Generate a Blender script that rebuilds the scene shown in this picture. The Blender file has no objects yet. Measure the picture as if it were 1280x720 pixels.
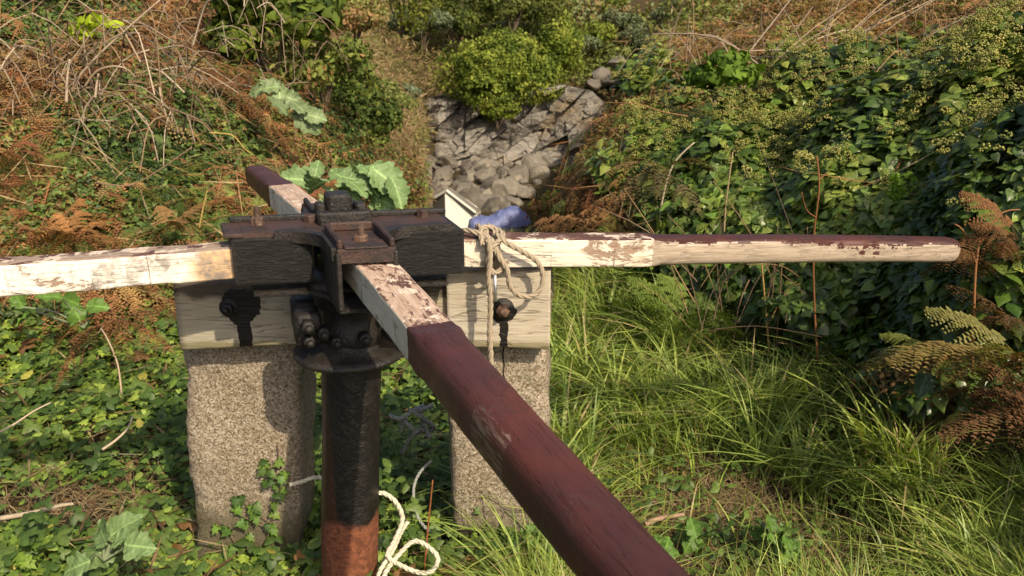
import bpy, math, random
import numpy as np
from mathutils import Vector, Matrix
R = math.radians
rng = np.random.default_rng(11)
random.seed(11)
sc = bpy.context.scene
C = sc.collection

# ------------------------------------------------------------------ camera, light, exposure
CAM_H = 1.78; PITCH = R(18.0); F = 1108.0
cd = bpy.data.cameras.new('camera'); cam = bpy.data.objects.new('camera', cd); C.objects.link(cam)
cam.location = (0, 0, CAM_H); cam.rotation_euler = (R(90) - PITCH, 0, 0)
cd.sensor_width = 36.0; cd.lens = 36.0 * F / 1280.0
cd.clip_start = 0.02; cd.clip_end = 2000
cd.dof.use_dof = True; cd.dof.focus_distance = 2.7; cd.dof.aperture_fstop = 7.0
sc.camera = cam
SUN_EL = R(40); SUN_AZ = R(148)      # azimuth clockwise from +Y
w = bpy.data.worlds.new('World'); sc.world = w; w.use_nodes = True
nt = w.node_tree
sky = nt.nodes.new('ShaderNodeTexSky'); sky.sky_type = 'NISHITA'; sky.sun_disc = False
sky.sun_elevation = SUN_EL; sky.sun_rotation = SUN_AZ; sky.dust_density = 4.0; sky.air_density = .8; sky.ozone_density = .4
bg = nt.nodes['Background']; bg.inputs['Strength'].default_value = 0.13
nt.links.new(sky.outputs[0], bg.inputs[0])
sd = bpy.data.lights.new('sun', 'SUN'); sd.energy = 4.4; sd.angle = R(0.7); sd.color = (1.0, 0.85, 0.62)
sun = bpy.data.objects.new('sun', sd); C.objects.link(sun)
to_sun = Vector((math.sin(SUN_AZ) * math.cos(SUN_EL), math.cos(SUN_AZ) * math.cos(SUN_EL), math.sin(SUN_EL)))
sun.rotation_euler = to_sun.to_track_quat('Z', 'Y').to_euler(); sun.location = (5, -8, 9)
sc.view_settings.view_transform = 'Standard'; sc.view_settings.look = 'None'
sc.view_settings.exposure = 0.36; sc.view_settings.gamma = 1.0
sc.render.engine = 'CYCLES'
sc.cycles.max_bounces = 5; sc.cycles.diffuse_bounces = 3; sc.cycles.glossy_bounces = 2
sc.cycles.transmission_bounces = 3; sc.cycles.transparent_max_bounces = 4

CP, SP = math.cos(PITCH), math.sin(PITCH)
def ray(px, py):
    a = (px - 640) / F; b = (360 - py) / F
    return np.array([a, CP + b * SP, -SP + b * CP])
def at(px, py, Y):                       # a point of the place at ground distance Y
    r = ray(px, py); t = Y / r[1]
    return Vector((r[0] * t, Y, CAM_H + r[2] * t))
def project(P):
    x, y, z = P[..., 0], P[..., 1], P[..., 2] - CAM_H
    Z = y * CP - z * SP; up = y * SP + z * CP
    Z = np.where(Z < 0.05, 0.05, Z)
    return 640 + F * x / Z, 360 - F * up / Z, Z

# ------------------------------------------------------------------ noise
def _h(ix, iy, iz, s):
    n = (ix.astype(np.int64) * 374761393 + iy.astype(np.int64) * 668265263 + iz.astype(np.int64) * 2147483647 + s * 974634777) & 0xffffffff
    n = ((n ^ (n >> 13)) * 1274126177) & 0xffffffff
    n = (n ^ (n >> 16)) & 0xffffffff
    return n / 4294967295.0
def noise(x, y, z=None, s=0):
    x = np.asarray(x, float); y = np.asarray(y, float)
    z = np.zeros_like(x) if z is None else np.asarray(z, float)
    ix, iy, iz = np.floor(x), np.floor(y), np.floor(z)
    fx, fy, fz = x - ix, y - iy, z - iz
    fx = fx * fx * (3 - 2 * fx); fy = fy * fy * (3 - 2 * fy); fz = fz * fz * (3 - 2 * fz)
    r = 0
    for a in (0, 1):
        for b in (0, 1):
            for c in (0, 1):
                r = r + _h(ix + a, iy + b, iz + c, s) * (fx if a else 1 - fx) * (fy if b else 1 - fy) * (fz if c else 1 - fz)
    return r * 2 - 1
def fbm(x, y, z=None, o=4, s=0):
    r = 0; a = 1; f = 1; t = 0
    for i in range(o):
        r = r + a * noise(x * f, y * f, None if z is None else z * f, s + i); t += a; a *= .5; f *= 2.03
    return r / t

# ------------------------------------------------------------------ materials
MATS = {}
class NT:
    def __init__(s, name):
        m = bpy.data.materials.new(name); m.use_nodes = True; s.m = m; s.t = m.node_tree
        s.b = s.t.nodes['Principled BSDF']; s.out = s.t.nodes['Material Output']; MATS[name] = m
    def n(s, k, **kw):
        q = s.t.nodes.new(k)
        for a, v in kw.items():
            if a in q.inputs.keys() if isinstance(a, str) else False: q.inputs[a].default_value = v
            else: setattr(q, a, v)
        return q
    def l(s, a, b): s.t.links.new(a, b)
    def coord(s, kind='Object', scale=(1, 1, 1), loc=(0, 0, 0)):
        tc = s.t.nodes.new('ShaderNodeTexCoord'); mp = s.t.nodes.new('ShaderNodeMapping')
        mp.inputs['Scale'].default_value = scale; mp.inputs['Location'].default_value = loc
        s.l(tc.outputs[kind], mp.inputs[0]); return mp.outputs[0]
    def noise(s, co, scale, detail=4, rough=.55, dist=0):
        q = s.t.nodes.new('ShaderNodeTexNoise'); q.inputs['Scale'].default_value = scale
        q.inputs['Detail'].default_value = detail; q.inputs['Roughness'].default_value = rough
        q.inputs['Distortion'].default_value = dist; s.l(co, q.inputs['Vector']); return q.outputs['Fac']
    def ramp(s, f, *stops, interp='LINEAR'):
        q = s.t.nodes.new('ShaderNodeValToRGB'); q.color_ramp.interpolation = interp
        e = q.color_ramp.elements
        while len(e) < len(stops): e.new(.5)
        for i, (p, c) in enumerate(stops):
            e[i].position = p; e[i].color = (c[0], c[1], c[2], 1) if hasattr(c, '__len__') else (c, c, c, 1)
        s.l(f, q.inputs[0]); return q.outputs[0]
    def mix(s, f, a, b, mode='MIX'):
        q = s.t.nodes.new('ShaderNodeMix'); q.data_type = 'RGBA'; q.blend_type = mode
        for v, i in ((f, 0), (a, 6), (b, 7)):
            if hasattr(v, 'links'): s.l(v, q.inputs[i])
            elif hasattr(v, '__len__'): q.inputs[i].default_value = (v[0], v[1], v[2], 1)
            elif i: q.inputs[i].default_value = (v, v, v, 1)
            else: q.inputs[i].default_value = v
        return q.outputs[2]
    def math(s, op, a, b=None, c=None, clamp=False):
        q = s.t.nodes.new('ShaderNodeMath'); q.operation = op; q.use_clamp = clamp
        for i, v in enumerate((a, b, c)):
            if v is None: continue
            if hasattr(v, 'links'): s.l(v, q.inputs[i])
            else: q.inputs[i].default_value = v
        return q.outputs[0]
    def bump(s, h, strength=.5, dist=.01):
        q = s.t.nodes.new('ShaderNodeBump'); q.inputs['Strength'].default_value = strength
        q.inputs['Distance'].default_value = dist; s.l(h, q.inputs['Height']); s.l(q.outputs[0], s.b.inputs['Normal']); return q
    def set(s, col=None, rough=None, metal=None, spec=None):
        for v, k in ((col, 'Base Color'), (rough, 'Roughness'), (metal, 'Metallic'), (spec, 'Specular IOR Level')):
            if v is None: continue
            if hasattr(v, 'links'): s.l(v, s.b.inputs[k])
            elif hasattr(v, '__len__'): s.b.inputs[k].default_value = (v[0], v[1], v[2], 1)
            else: s.b.inputs[k].default_value = v
        return s.m
def sepxyz(n, co):
    q = n.t.nodes.new('ShaderNodeSeparateXYZ'); n.l(co, q.inputs[0]); return q.outputs

def leaf_mat(name, rough=.5, trans=.3, spec=.4, nscale=60):
    n = NT(name)
    a = n.t.nodes.new('ShaderNodeAttribute'); a.attribute_name = 'col'
    co = n.coord('Object'); f = n.noise(co, nscale, 2)
    c = n.mix(n.ramp(f, (.35, 0), (.7, 1)), n.mix(1.0, a.outputs[0], (.72, .75, .7), 'MULTIPLY'), n.mix(1.0, a.outputs[0], (1.2, 1.15, 1.1), 'MULTIPLY'))
    n.set(c, rough, 0, spec)
    tr = n.t.nodes.new('ShaderNodeBsdfTranslucent'); n.l(n.mix(1.0, c, (1.5, 1.6, .6), 'MULTIPLY'), tr.inputs[0])
    ms = n.t.nodes.new('ShaderNodeMixShader'); ms.inputs[0].default_value = trans
    n.l(n.b.outputs[0], ms.inputs[1]); n.l(tr.outputs[0], ms.inputs[2]); n.l(ms.outputs[0], n.out.inputs[0])
    return n.m
M_leaf = leaf_mat('leaf', .5, .28, .35)
M_gloss = leaf_mat('glossy_leaf', .36, .2, .42)
M_grass = leaf_mat('grass_blade', .45, .3, .35, 20)
M_dead = leaf_mat('dead_foliage', .75, .2, .15)
M_far = leaf_mat('far_foliage', .7, .2, .15, 4)

n = NT('stem'); a = n.t.nodes.new('ShaderNodeAttribute'); a.attribute_name = 'col'
co = n.coord('Object'); f = n.noise(co, 90, 3)
M_stem = n.set(n.mix(f, n.mix(1.0, a.outputs[0], (.6, .6, .6), 'MULTIPLY'), n.mix(1.0, a.outputs[0], (1.3, 1.3, 1.3), 'MULTIPLY')), .7, 0, .2)

n = NT('soil'); co = n.coord('Object')
f = n.noise(co, 3, 8, .65); g = n.noise(co, 60, 4, .7)
c = n.mix(n.ramp(f, (.35, 0), (.65, 1)), (.035, .026, .014), (.06, .05, .022))
c = n.mix(n.ramp(g, (.5, 0), (.75, 1)), c, (.13, .095, .05))
n.set(c, .95, 0, .1); n.bump(g, .8, .03); M_soil = n.m

n = NT('granite'); co = n.coord('Object')
v = n.t.nodes.new('ShaderNodeTexVoronoi'); v.inputs['Scale'].default_value = 175; v.inputs['Randomness'].default_value = 1; n.l(co, v.inputs[0])
sx = sepxyz(n, v.outputs['Color'])
f = n.noise(co, 130, 3, .7); big = n.noise(co, 5, 4, .6)
c = n.ramp(sx[0], (0, (.12, .085, .055)), (.25, (.25, .20, .14)), (.55, (.35, .29, .22)), (.8, (.49, .43, .35)), (1, (.17, .125, .085)))
c = n.mix(n.ramp(big, (.3, 0), (.7, 1)), n.mix(1, c, (.78, .76, .7), 'MULTIPLY'), c)
c = n.mix(n.ramp(n.noise(co, 9, 5, .7), (.64, 0), (.72, .7)), c, (.16, .17, .08))
n.set(c, .85, 0, .3)
sz_ = sepxyz(n, co); c = n.mix(n.ramp(n.noise(co, 2.6, 6, .7), (.42, 0), (.66, .45)), c, (.20, .17, .12))
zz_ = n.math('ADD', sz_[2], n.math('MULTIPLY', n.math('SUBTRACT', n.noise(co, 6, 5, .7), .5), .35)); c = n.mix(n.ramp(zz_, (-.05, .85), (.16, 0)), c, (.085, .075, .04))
n.set(c, .85, 0, .3)
hh = n.math('ADD', n.math('MULTIPLY', sx[1], .5), n.math('ADD', f, n.math('MULTIPLY', n.noise(co, 25, 4), 2.0)))
n.bump(hh, .9, .006); M_granite = n.m
M_granite2 = M_granite.copy(); M_granite2.name = 'cracked_granite'; q_ = NT.__new__(NT); q_.m = M_granite2; q_.t = M_granite2.node_tree; q_.b = q_.t.nodes['Principled BSDF']
co = q_.coord('Object'); s_ = sepxyz(q_, co); w_ = q_.math('ABSOLUTE', q_.math('ADD', q_.math('SUBTRACT', s_[0], .016), q_.math('MULTIPLY', q_.math('SUBTRACT', q_.noise(co, 14, 4), .5), .03)))
l_ = q_.math('MULTIPLY', q_.math('LESS_THAN', w_, .0028), q_.math('GREATER_THAN', s_[2], .54)); src = q_.b.inputs['Base Color'].links[0].from_socket; q_.l(q_.mix(l_, src, (.02, .016, .012)), q_.b.inputs['Base Color'])

def tar_blob(n, co, cx, cz, r, drip):
    """soft irregular tar stain with a run below it, in the object's own metres (x across, z up)"""
    s = sepxyz(n, co); nz = n.noise(co, 22, 4, .6)
    dx = n.math('SUBTRACT', s[0], cx); dz = n.math('SUBTRACT', s[2], cz)
    d = n.math('SQRT', n.math('ADD', n.math('MULTIPLY', dx, dx), n.math('MULTIPLY', dz, dz)))
    d = n.math('ADD', d, n.math('MULTIPLY', n.math('SUBTRACT', nz, .5), r * .9))
    blob = n.math('LESS_THAN', d, r)
    dd = n.math('ADD', n.math('ABSOLUTE', n.math('ADD', dx, -.004)), n.math('MULTIPLY', n.math('SUBTRACT', nz, .5), .03))
    below = n.math('MULTIPLY', n.math('LESS_THAN', dz, 0), n.math('GREATER_THAN', dz, -drip))
    run = n.math('MULTIPLY', n.math('LESS_THAN', dd, r * .33), below)
    return n.math('MAXIMUM', blob, run)
def timber(name, blobs, base=((.26, .215, .14), (.47, .41, .30)), topdark=None):
    n = NT(name); co = n.coord('Object'); cs = n.coord('Object', (3, 30, 30))
    g = n.noise(cs, 3, 6, .65, .6); b = n.noise(co, 4, 4)
    c = n.mix(n.ramp(g, (.2, 0), (.8, 1)), base[0], base[1])
    c = n.mix(n.ramp(b, (.4, 0), (.7, .55)), c, (.31, .24, .13))
    cr = n.noise(n.coord('Object', (1.2, 16, 16)), 2.2, 3, .5, .3)
    crack = n.ramp(cr, (.485, 0), (.497, 1), (.503, 1), (.515, 0))
    c = n.mix(n.math('MULTIPLY', crack, .45), c, (.05, .035, .02))
    sp = n.ramp(n.noise(co, 38, 3), (.71, 0), (.73, 1)); c = n.mix(sp, c, (.06, .04, .025))
    s = sepxyz(n, co)
    gr = n.math('MULTIPLY', n.math('LESS_THAN', n.math('ADD', s[2], n.math('MULTIPLY', b, .05)), .055), .6)
    c = n.mix(gr, c, (.14, .12, .04))
    if topdark:
        tt = n.ramp(n.math('ADD', s[2], n.math('MULTIPLY', n.noise(co, 12, 3), .08)), (topdark, 0), (topdark + .02, .85)); c = n.mix(tt, c, (.03, .02, .015))
    rg = .8
    for q in blobs:
        t = tar_blob(n, co, *q); c = n.mix(t, c, (.011, .009, .008)); rg = n.math('SUBTRACT', rg, n.math('MULTIPLY', t, .35)) if hasattr(rg, 'links') else n.math('SUBTRACT', .8, n.math('MULTIPLY', t, .35))
    n.set(c, rg, 0, .3); n.bump(n.math('SUBTRACT', g, crack), .5, .006); return n.m

def iron(name, c1, c2, c3, thr=.5, rough=.55, metal=.0, bump=.5, sc_=14):
    n = NT(name); co = n.coord('Object'); f = n.noise(co, sc_, 6, .65, .3); g = n.noise(co, 120, 3, .7); h = n.noise(co, 3, 3)
    c = n.mix(n.ramp(f, (thr - .06, 0), (thr + .06, 1)), c1, c2)
    c = n.mix(n.ramp(g, (.55, 0), (.7, .6)), c, c3)
    n.set(c, n.ramp(f, (.3, rough), (.7, min(1, rough + .25))), metal, .4)
    n.bump(n.math('ADD', n.math('MULTIPLY', f, 2), g), bump, .004); return n.m
M_tar = iron('tarred_iron', (.012, .011, .010), (.022, .018, .015), (.04, .03, .024), .5, .38, 0, .8, 20)
M_rustplate = iron('rusty_plate', (.055, .030, .023), (.024, .017, .015), (.10, .055, .038), .52, .5, 0, .6)
M_boltrust = iron('rusty_bolt', (.16, .09, .055), (.06, .035, .025), (.25, .17, .12), .5, .55)
M_steel = iron('bright_steel', (.6, .6, .6), (.4, .4, .4), (.5, .5, .5), .5, .3, .8, .1)

n = NT('tarred_wood'); co = n.coord('Object'); g = n.noise(n.coord('Object', (6, 6, 30)), 6, 6, .7, 1.2)
n.set(n.mix(n.ramp(g, (.35, 0), (.7, 1)), (.010, .0095, .009), (.034, .031, .028)), .42, 0, .4); n.bump(g, 1.0, .012); M_tarwood = n.m

n = NT('barrel_paint'); co = n.coord('Object'); s = sepxyz(n, co)
f = n.noise(co, 18, 6, .7); f2 = n.noise(co, 55, 5, .7); st = n.noise(n.coord('Object', (20, 20, 1.5)), 2, 4)
hgt = n.math('ADD', s[2], n.math('MULTIPLY', n.math('SUBTRACT', n.noise(co, 14, 5, .6), .5), .14))
m1 = n.ramp(hgt, (.22, 1), (.25, 0))
side = n.ramp(n.math('ADD', s[0], n.math('MULTIPLY', n.math('ADD', f, s[2]), .05)), (.0, 1), (.015, 0))
rust = n.mix(n.ramp(f2, (.35, 0), (.7, 1)), (.085, .028, .014), (.25, .085, .038))
blk = n.mix(n.ramp(f, (.45, 0), (.75, 1)), (.008, .007, .007), (.025, .021, .018))
sx_ = n.math('LESS_THAN', n.math('ADD', s[0], n.math('MULTIPLY', n.math('SUBTRACT', f, .5), .03)), -.062)
lowmask = n.ramp(s[2], (.35, 1), (.75, 0))
c = n.mix(n.math('MULTIPLY', n.math('MULTIPLY', sx_, lowmask), .6), blk, (.06, .022, .013))
c = n.mix(m1, c, rust)
n.set(c, n.mix(m1, .38, .9), 0, .4); n.bump(n.math('ADD', f2, n.math('MULTIPLY', f, 2)), .8, .006); M_barrel = n.m

def arm_mat(name, sq_end, toprust=.45, white=(.78, .72, .60), peel=.60, seed=0.0, red_from=None, end_white=None, grime=(), scuff=None, topw=((.30, .19, .135), (.56, .43, .33)), stain=None):
    """painted timber arm: x runs along the arm from the hub, z up. White paint peeling to wood, red-brown paint from red_from on."""
    n = NT(name); co = n.coord('Object', (1, 1, 1), (seed, 0, 0)); raw = n.coord('Object'); s = sepxyz(n, raw)
    geo = n.t.nodes.new('ShaderNodeNewGeometry'); tn = n.t.nodes.new('ShaderNodeVectorTransform')
    tn.vector_type = 'NORMAL'; tn.convert_from = 'WORLD'; tn.convert_to = 'OBJECT'; n.l(geo.outputs['True Normal'], tn.inputs[0])
    nz = sepxyz(n, tn.outputs[0])[2]
    cs = n.coord('Object', (2.5, 22, 22), (seed, 0, 0))
    g = n.noise(cs, 4, 6, .7, .5); f = n.noise(n.coord('Object', (.6, 1.3, 1.3), (seed, 0, 0)), 8, 13, .76, .5); f2 = n.noise(co, 32, 5, .7); big = n.noise(co, 2.3, 3)
    wh = n.mix(n.ramp(f2, (.4, 0), (.75, 1)), white, tuple(v * .86 for v in white))
    wh = n.mix(n.ramp(n.noise(co, 4.4, 4, .6), (.55, 0), (.72, .8)), wh, (.55, .36, .17))
    wh = n.mix(n.ramp(n.noise(co, 6, 8, .75), (.46, 0), (.70, .55)), wh, (.42, .36, .28))
    drips = n.noise(n.coord('Object', (60, 6, 3), (seed, 0, 0)), 1, 3, .5)
    wh = n.mix(n.ramp(drips, (.66, 0), (.7, .75)), wh, (.10, .07, .05))
    wood = n.mix(n.ramp(g, (.3, 0), (.7, 1)), (.20, .125, .085), (.40, .29, .21))
    red = n.mix(n.ramp(f, (.35, 0), (.7, 1)), (.042, .0145, .012), (.070, .021, .016))
    top = n.math('GREATER_THAN', n.math('ADD', nz, n.math('MULTIPLY', n.math('SUBTRACT', f, .5), .5)), .55)
    # top: wood and remnants of red-brown paint and white
    twood = n.mix(n.ramp(g, (.3, 0), (.7, 1)), *topw)
    topc = n.mix(n.ramp(f, (toprust, 0), (toprust + .025, 1)), twood, (.10, .045, .035))
    topc = n.mix(n.ramp(n.noise(co, 16, 6, .7), (.56, 0), (.58, 1)), topc, (.60, .50, .40))
    sidec = n.mix(n.ramp(f, (peel, 0), (peel + .02, 1)), wh, wood)
    if stain:
        q = n.ramp(n.math('ADD', s[0], n.math('MULTIPLY', n.math('SUBTRACT', n.noise(co, 9, 5, .7), .5), .22)), (stain, 1), (stain + .06, 0))
        sidec = n.mix(n.math('MULTIPLY', q, .85), sidec, n.mix(n.ramp(n.noise(co, 20, 5, .7), (.4, 0), (.62, 1)), (.60, .36, .15), (.14, .10, .075)))
    for (gx, gw) in grime:
        q = n.math('ABSOLUTE', n.math('SUBTRACT', n.math('ADD', s[0], n.math('MULTIPLY', s[2], .5)), gx))
        q = n.math('ADD', q, n.math('MULTIPLY', n.math('SUBTRACT', big, .5), .35))
        sidec = n.mix(n.math('MULTIPLY', n.math('LESS_THAN', q, gw), n.ramp(n.noise(co, 26, 5, .75), (.45, .0), (.62, .7))), sidec, (.17, .14, .12))
    c = n.mix(top, sidec, topc)
    ck = n.ramp(n.noise(n.coord('Object', (1.0, 26, 26), (seed, 0, 0)), 2.4, 3, .5, .4), (.490, 0), (.498, 1), (.502, 1), (.510, 0))
    c = n.mix(n.math('MULTIPLY', n.math('MULTIPLY', ck, n.ramp(n.noise(co, 3, 3), (.45, 0), (.55, 1))), .7), c, (.07, .045, .03))
    rg = n.mix(top, .5, .8)
    if red_from is not None:
        e = n.math('GREATER_THAN', n.math('ADD', s[0], n.math('MULTIPLY', n.math('SUBTRACT', n.noise(co, 60, 4), .5), .018)), red_from)
        rr = n.mix(n.math('MULTIPLY', n.ramp(n.noise(co, 4, 3), (.45, 0), (.7, 1)), .8), red, (.105, .026, .015))
        sc2 = n.ramp(n.noise(n.coord('Object', (9, 60, 60)), 3, 5, .7), (.72, 0), (.75, .8)); rr = n.mix(sc2, rr, (.20, .13, .10))
        if scuff:
            q = n.math('MULTIPLY', n.math('LESS_THAN', n.math('ADD', s[1], n.math('MULTIPLY', n.math('SUBTRACT', f2, .5), .03)), -.040), n.math('MULTIPLY', n.math('GREATER_THAN', s[0], scuff[0]), n.math('LESS_THAN', s[0], scuff[1])))
            rr = n.mix(n.math('MULTIPLY', q, n.ramp(n.noise(n.coord('Object', (5, 40, 40)), 3, 6, .7), (.47, 0), (.6, .6))), rr, (.26, .20, .15))
        rr = n.mix(n.ramp(n.noise(co, 46, 6, .75), (.63, 0), (.66, .7)), rr, (.030, .014, .013))
        if end_white:
            lo, hi = end_white
            msk = n.math('LESS_THAN', n.math('ADD', nz, n.math('MULTIPLY', n.math('SUBTRACT', n.noise(co, 5, 6, .72), .5), 3.2)), .34)
            zz = n.math('MULTIPLY', n.math('GREATER_THAN', s[0], lo), n.math('LESS_THAN', n.math('ADD', s[0], n.math('MULTIPLY', f, .12)), hi))
            wc = n.mix(n.ramp(g, (.3, 0), (.7, 1)), (.27, .20, .145), (.47, .39, .30))
            rr = n.mix(n.math('MULTIPLY', msk, zz), rr, wc)
        c = n.mix(e, c, rr); rg = n.mix(e, rg, n.ramp(n.noise(co, 9, 5, .7), (.35, .36), (.7, .62)))
    n.set(c, rg, 0, .42)
    hb = n.math('ADD', n.math('MULTIPLY', n.ramp(f, (peel - .01, 1), (peel + .03, 0)), .6), n.math('MULTIPLY', g, .5))
    hb = n.math('SUBTRACT', hb, n.math('MULTIPLY', ck, 1.2)); hb = n.math('ADD', hb, n.math('MULTIPLY', n.noise(n.coord('Object', (4, 55, 55)), 3, 5, .7), .5))
    n.bump(hb, .6, .005); return n.m

n = NT('tan_rope'); co = n.coord('Object'); f = n.noise(co, 300, 3)
n.set(n.mix(f, (.21, .165, .11), (.43, .36, .27)), .9, 0, .1); n.bump(f, .6, .002); M_rope = n.m
n = NT('white_rope'); co = n.coord('Object'); f = n.noise(co, 60, 3)
n.set(n.mix(f, (.38, .34, .24), (.70, .66, .54)), .85, 0, .1); M_wrope = n.m
n = NT('grey_rope'); co = n.coord('Object'); f = n.noise(co, 40, 3)
n.set(n.mix(f, (.17, .18, .17), (.36, .37, .34)), .85, 0, .1); M_grope = n.m

n = NT('rock'); co = n.coord('Object'); f = n.noise(co, .8, 8, .65, .4); g = n.noise(co, 6, 6, .7)
c = n.mix(n.ramp(f, (.3, 0), (.68, 1)), (.115, .105, .09), (.26, .24, .205)); c = n.mix(n.ramp(g, (.58, 0), (.7, .7)), c, (.36, .32, .27))
c = n.mix(n.ramp(n.noise(co, .5, 4), (.6, 0), (.7, .5)), c, (.24, .17, .09))
oi = n.t.nodes.new('ShaderNodeObjectInfo'); c = n.mix(1.0, c, n.ramp(oi.outputs['Random'], (0, (.55, .52, .5)), (.5, (.95, .92, .9)), (1, (1.35, 1.3, 1.2))), 'MULTIPLY')
n.set(c, .85, 0, .25); n.bump(n.math('ADD', f, g), .7, .12); M_rock = n.m
n = NT('cliff_rock'); co = n.coord('Object'); cs = n.coord('Object', (.5, 1, 2.2)); cs2 = n.t.nodes.new('ShaderNodeMapping'); cs2.inputs['Rotation'].default_value = (0, R(38), 0); n.l(co, cs2.inputs[0]); cs2.inputs['Scale'].default_value = (.35, 1, 2.5)
f = n.noise(cs2.outputs[0], 1.3, 8, .68, .6); g = n.noise(co, 4, 6, .7)
c = n.mix(n.ramp(f, (.32, 0), (.66, 1)), (.13, .12, .105), (.30, .275, .24)); c = n.mix(n.ramp(g, (.56, 0), (.7, .7)), c, (.38, .36, .32))
c = n.mix(n.ramp(n.noise(co, .35, 4), (.56, 0), (.66, .6)), c, (.28, .20, .10))
cr = n.ramp(n.noise(cs2.outputs[0], 2.1, 4, .5), (.48, 0), (.5, 1), (.52, 0)); c = n.mix(cr, c, (.03, .025, .02))
n.set(c, .85, 0, .25); n.bump(n.math('ADD', n.math('MULTIPLY', f, .5), n.math('MULTIPLY', g, .4)), .6, .2); M_cliff = n.m

n = NT('blue_tarp'); co = n.coord('Object'); f = n.noise(co, 3, 4)
n.set(n.mix(f, (.08, .10, .25), (.17, .20, .39)), .5, 0, .4); n.bump(n.noise(co, 7, 4), .5, .1); M_tarp = n.m
n = NT('white_board'); co = n.coord('Object'); f = n.noise(co, 5, 4); n.set(n.mix(f, (.66, .64, .58), (.80, .79, .74)), .6); M_white = n.m
n = NT('grey_felt_and_wall_shade'); co = n.coord('Object'); f = n.noise(co, 5, 4); n.set(n.mix(f, (.12, .11, .09), (.20, .18, .15)), .9); M_felt_wallshade = n.m  # roof felt, and the painted-in shade of the shed's side wall

# ------------------------------------------------------------------ mesh building
class MB:
    def __init__(s): s.v = []; s.f = []; s.c = []; s.n = 0; s.sm = True
    def add(s, v, f, c=(.2, .2, .2)):
        v = np.asarray(v, float).reshape(-1, 3); f = np.asarray(f, int)
        s.v.append(v); s.f.append(f + s.n)
        c = np.asarray(c, float); s.c.append(np.broadcast_to(c, (len(v), 3)) if c.ndim == 1 else c)
        s.n += len(v); return s
    def mesh(s, name, mat, origin=(0, 0, 0), smooth=True):
        m = bpy.data.meshes.new(name)
        v = np.concatenate(s.v) - np.asarray(origin, float)
        li = np.concatenate([f.ravel() for f in s.f]); cnt = np.concatenate([np.full(len(f), f.shape[1]) for f in s.f])
        m.vertices.add(len(v)); m.vertices.foreach_set('co', v.astype(np.float32).ravel())
        m.loops.add(len(li)); m.loops.foreach_set('vertex_index', li.astype(np.int32))
        m.polygons.add(len(cnt)); st = np.concatenate([[0], np.cumsum(cnt)[:-1]])
        m.polygons.foreach_set('loop_start', st.astype(np.int32)); m.polygons.foreach_set('loop_total', cnt.astype(np.int32))
        m.polygons.foreach_set('use_smooth', np.full(len(cnt), smooth))
        at_ = m.attributes.new('col', 'FLOAT_COLOR', 'POINT')
        c = np.concatenate(s.c); c = np.hstack([c, np.ones((len(c), 1))]); at_.data.foreach_set('color', c.astype(np.float32).ravel())
        m.update(calc_edges=True); m.validate()
        m.materials.append(mat); return m
    def build(s, name, mat, parent=None, origin=None, smooth=True):
        og = origin if origin is not None else (parent.location if parent is not None and parent.type == 'EMPTY' else (parent['_o'] if parent is not None and '_o' in parent else (0, 0, 0)))
        m = s.mesh(name, mat, og, smooth); o = bpy.data.objects.new(name, m); C.objects.link(o)
        if parent is not None: o.parent = parent
        else: o.location = og
        return o
def tag(o, label=None, cat=None, group=None, kind=None):
    if label: o['label'] = label
    if cat: o['category'] = cat
    if group: o['group'] = group
    if kind: o['kind'] = kind
    return o
def empty(name, loc, label, cat, group=None):
    o = bpy.data.objects.new(name, None); C.objects.link(o); o.location = loc; o.empty_display_size = .1
    return tag(o, label, cat, group)

def norm(a): return a / np.maximum(np.linalg.norm(a, axis=-1, keepdims=True), 1e-9)
def basis(nrm, tip):
    """columns: x = side, y = tip direction in the leaf plane, z = normal"""
    z = norm(nrm); y = tip - np.sum(tip * z, -1, keepdims=True) * z; y = norm(y); x = np.cross(y, z)
    return np.stack([x, y, z], -1)
def stamp(mb, proto, pos, B, scale, col):
    v, f = proto; N = len(pos); n_ = len(v)
    if N == 0: return
    W = np.einsum('nij,kj->nki', B, v) * np.asarray(scale).reshape(-1, 1, 1) + pos[:, None, :]
    off = (np.arange(N) * n_)[:, None, None]
    cc = np.repeat(col, n_, axis=0)
    first = True; base = mb.n
    fl = [f] if not isinstance(f, list) else f
    mb.v.append(W.reshape(-1, 3)); mb.c.append(cc)
    for ff in fl: mb.f.append((ff[None] + off).reshape(-1, ff.shape[1]) + base)
    mb.n += N * n_
def tube(mb, pts, r, k=6, col=(.2, .2, .2), cap=True):
    P = np.asarray([tuple(p) for p in pts], float); n_ = len(P)
    r = np.broadcast_to(np.asarray(r, float), (n_,)) if np.ndim(r) else np.full(n_, r)
    T = norm(np.gradient(P, axis=0)); ref = np.array([0, 0, 1.0]) if abs(T[0][2]) < .9 else np.array([1.0, 0, 0])
    u = norm(np.cross(T[0], ref)); U = [u]
    for i in range(1, n_):
        u = u - np.dot(u, T[i]) * T[i]; u = u / max(np.linalg.norm(u), 1e-9); U.append(u)
    U = np.array(U); Vv = np.cross(T, U)
    a = np.linspace(0, 2 * math.pi, k, endpoint=False)
    ring = P[:, None] + r[:, None, None] * (np.cos(a)[None, :, None] * U[:, None] + np.sin(a)[None, :, None] * Vv[:, None])
    i = np.arange(n_ - 1)[:, None]; j = np.arange(k)[None]
    q = np.stack([i * k + j, i * k + (j + 1) % k, (i + 1) * k + (j + 1) % k, (i + 1) * k + j], -1).reshape(-1, 4)
    base = mb.n; mb.add(ring.reshape(-1, 3), q, col)
    if cap:
        mb.f.append(np.array([[base + x for x in range(k)][::-1]])); mb.f.append(np.array([[base + (n_ - 1) * k + x for x in range(k)]]))
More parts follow.
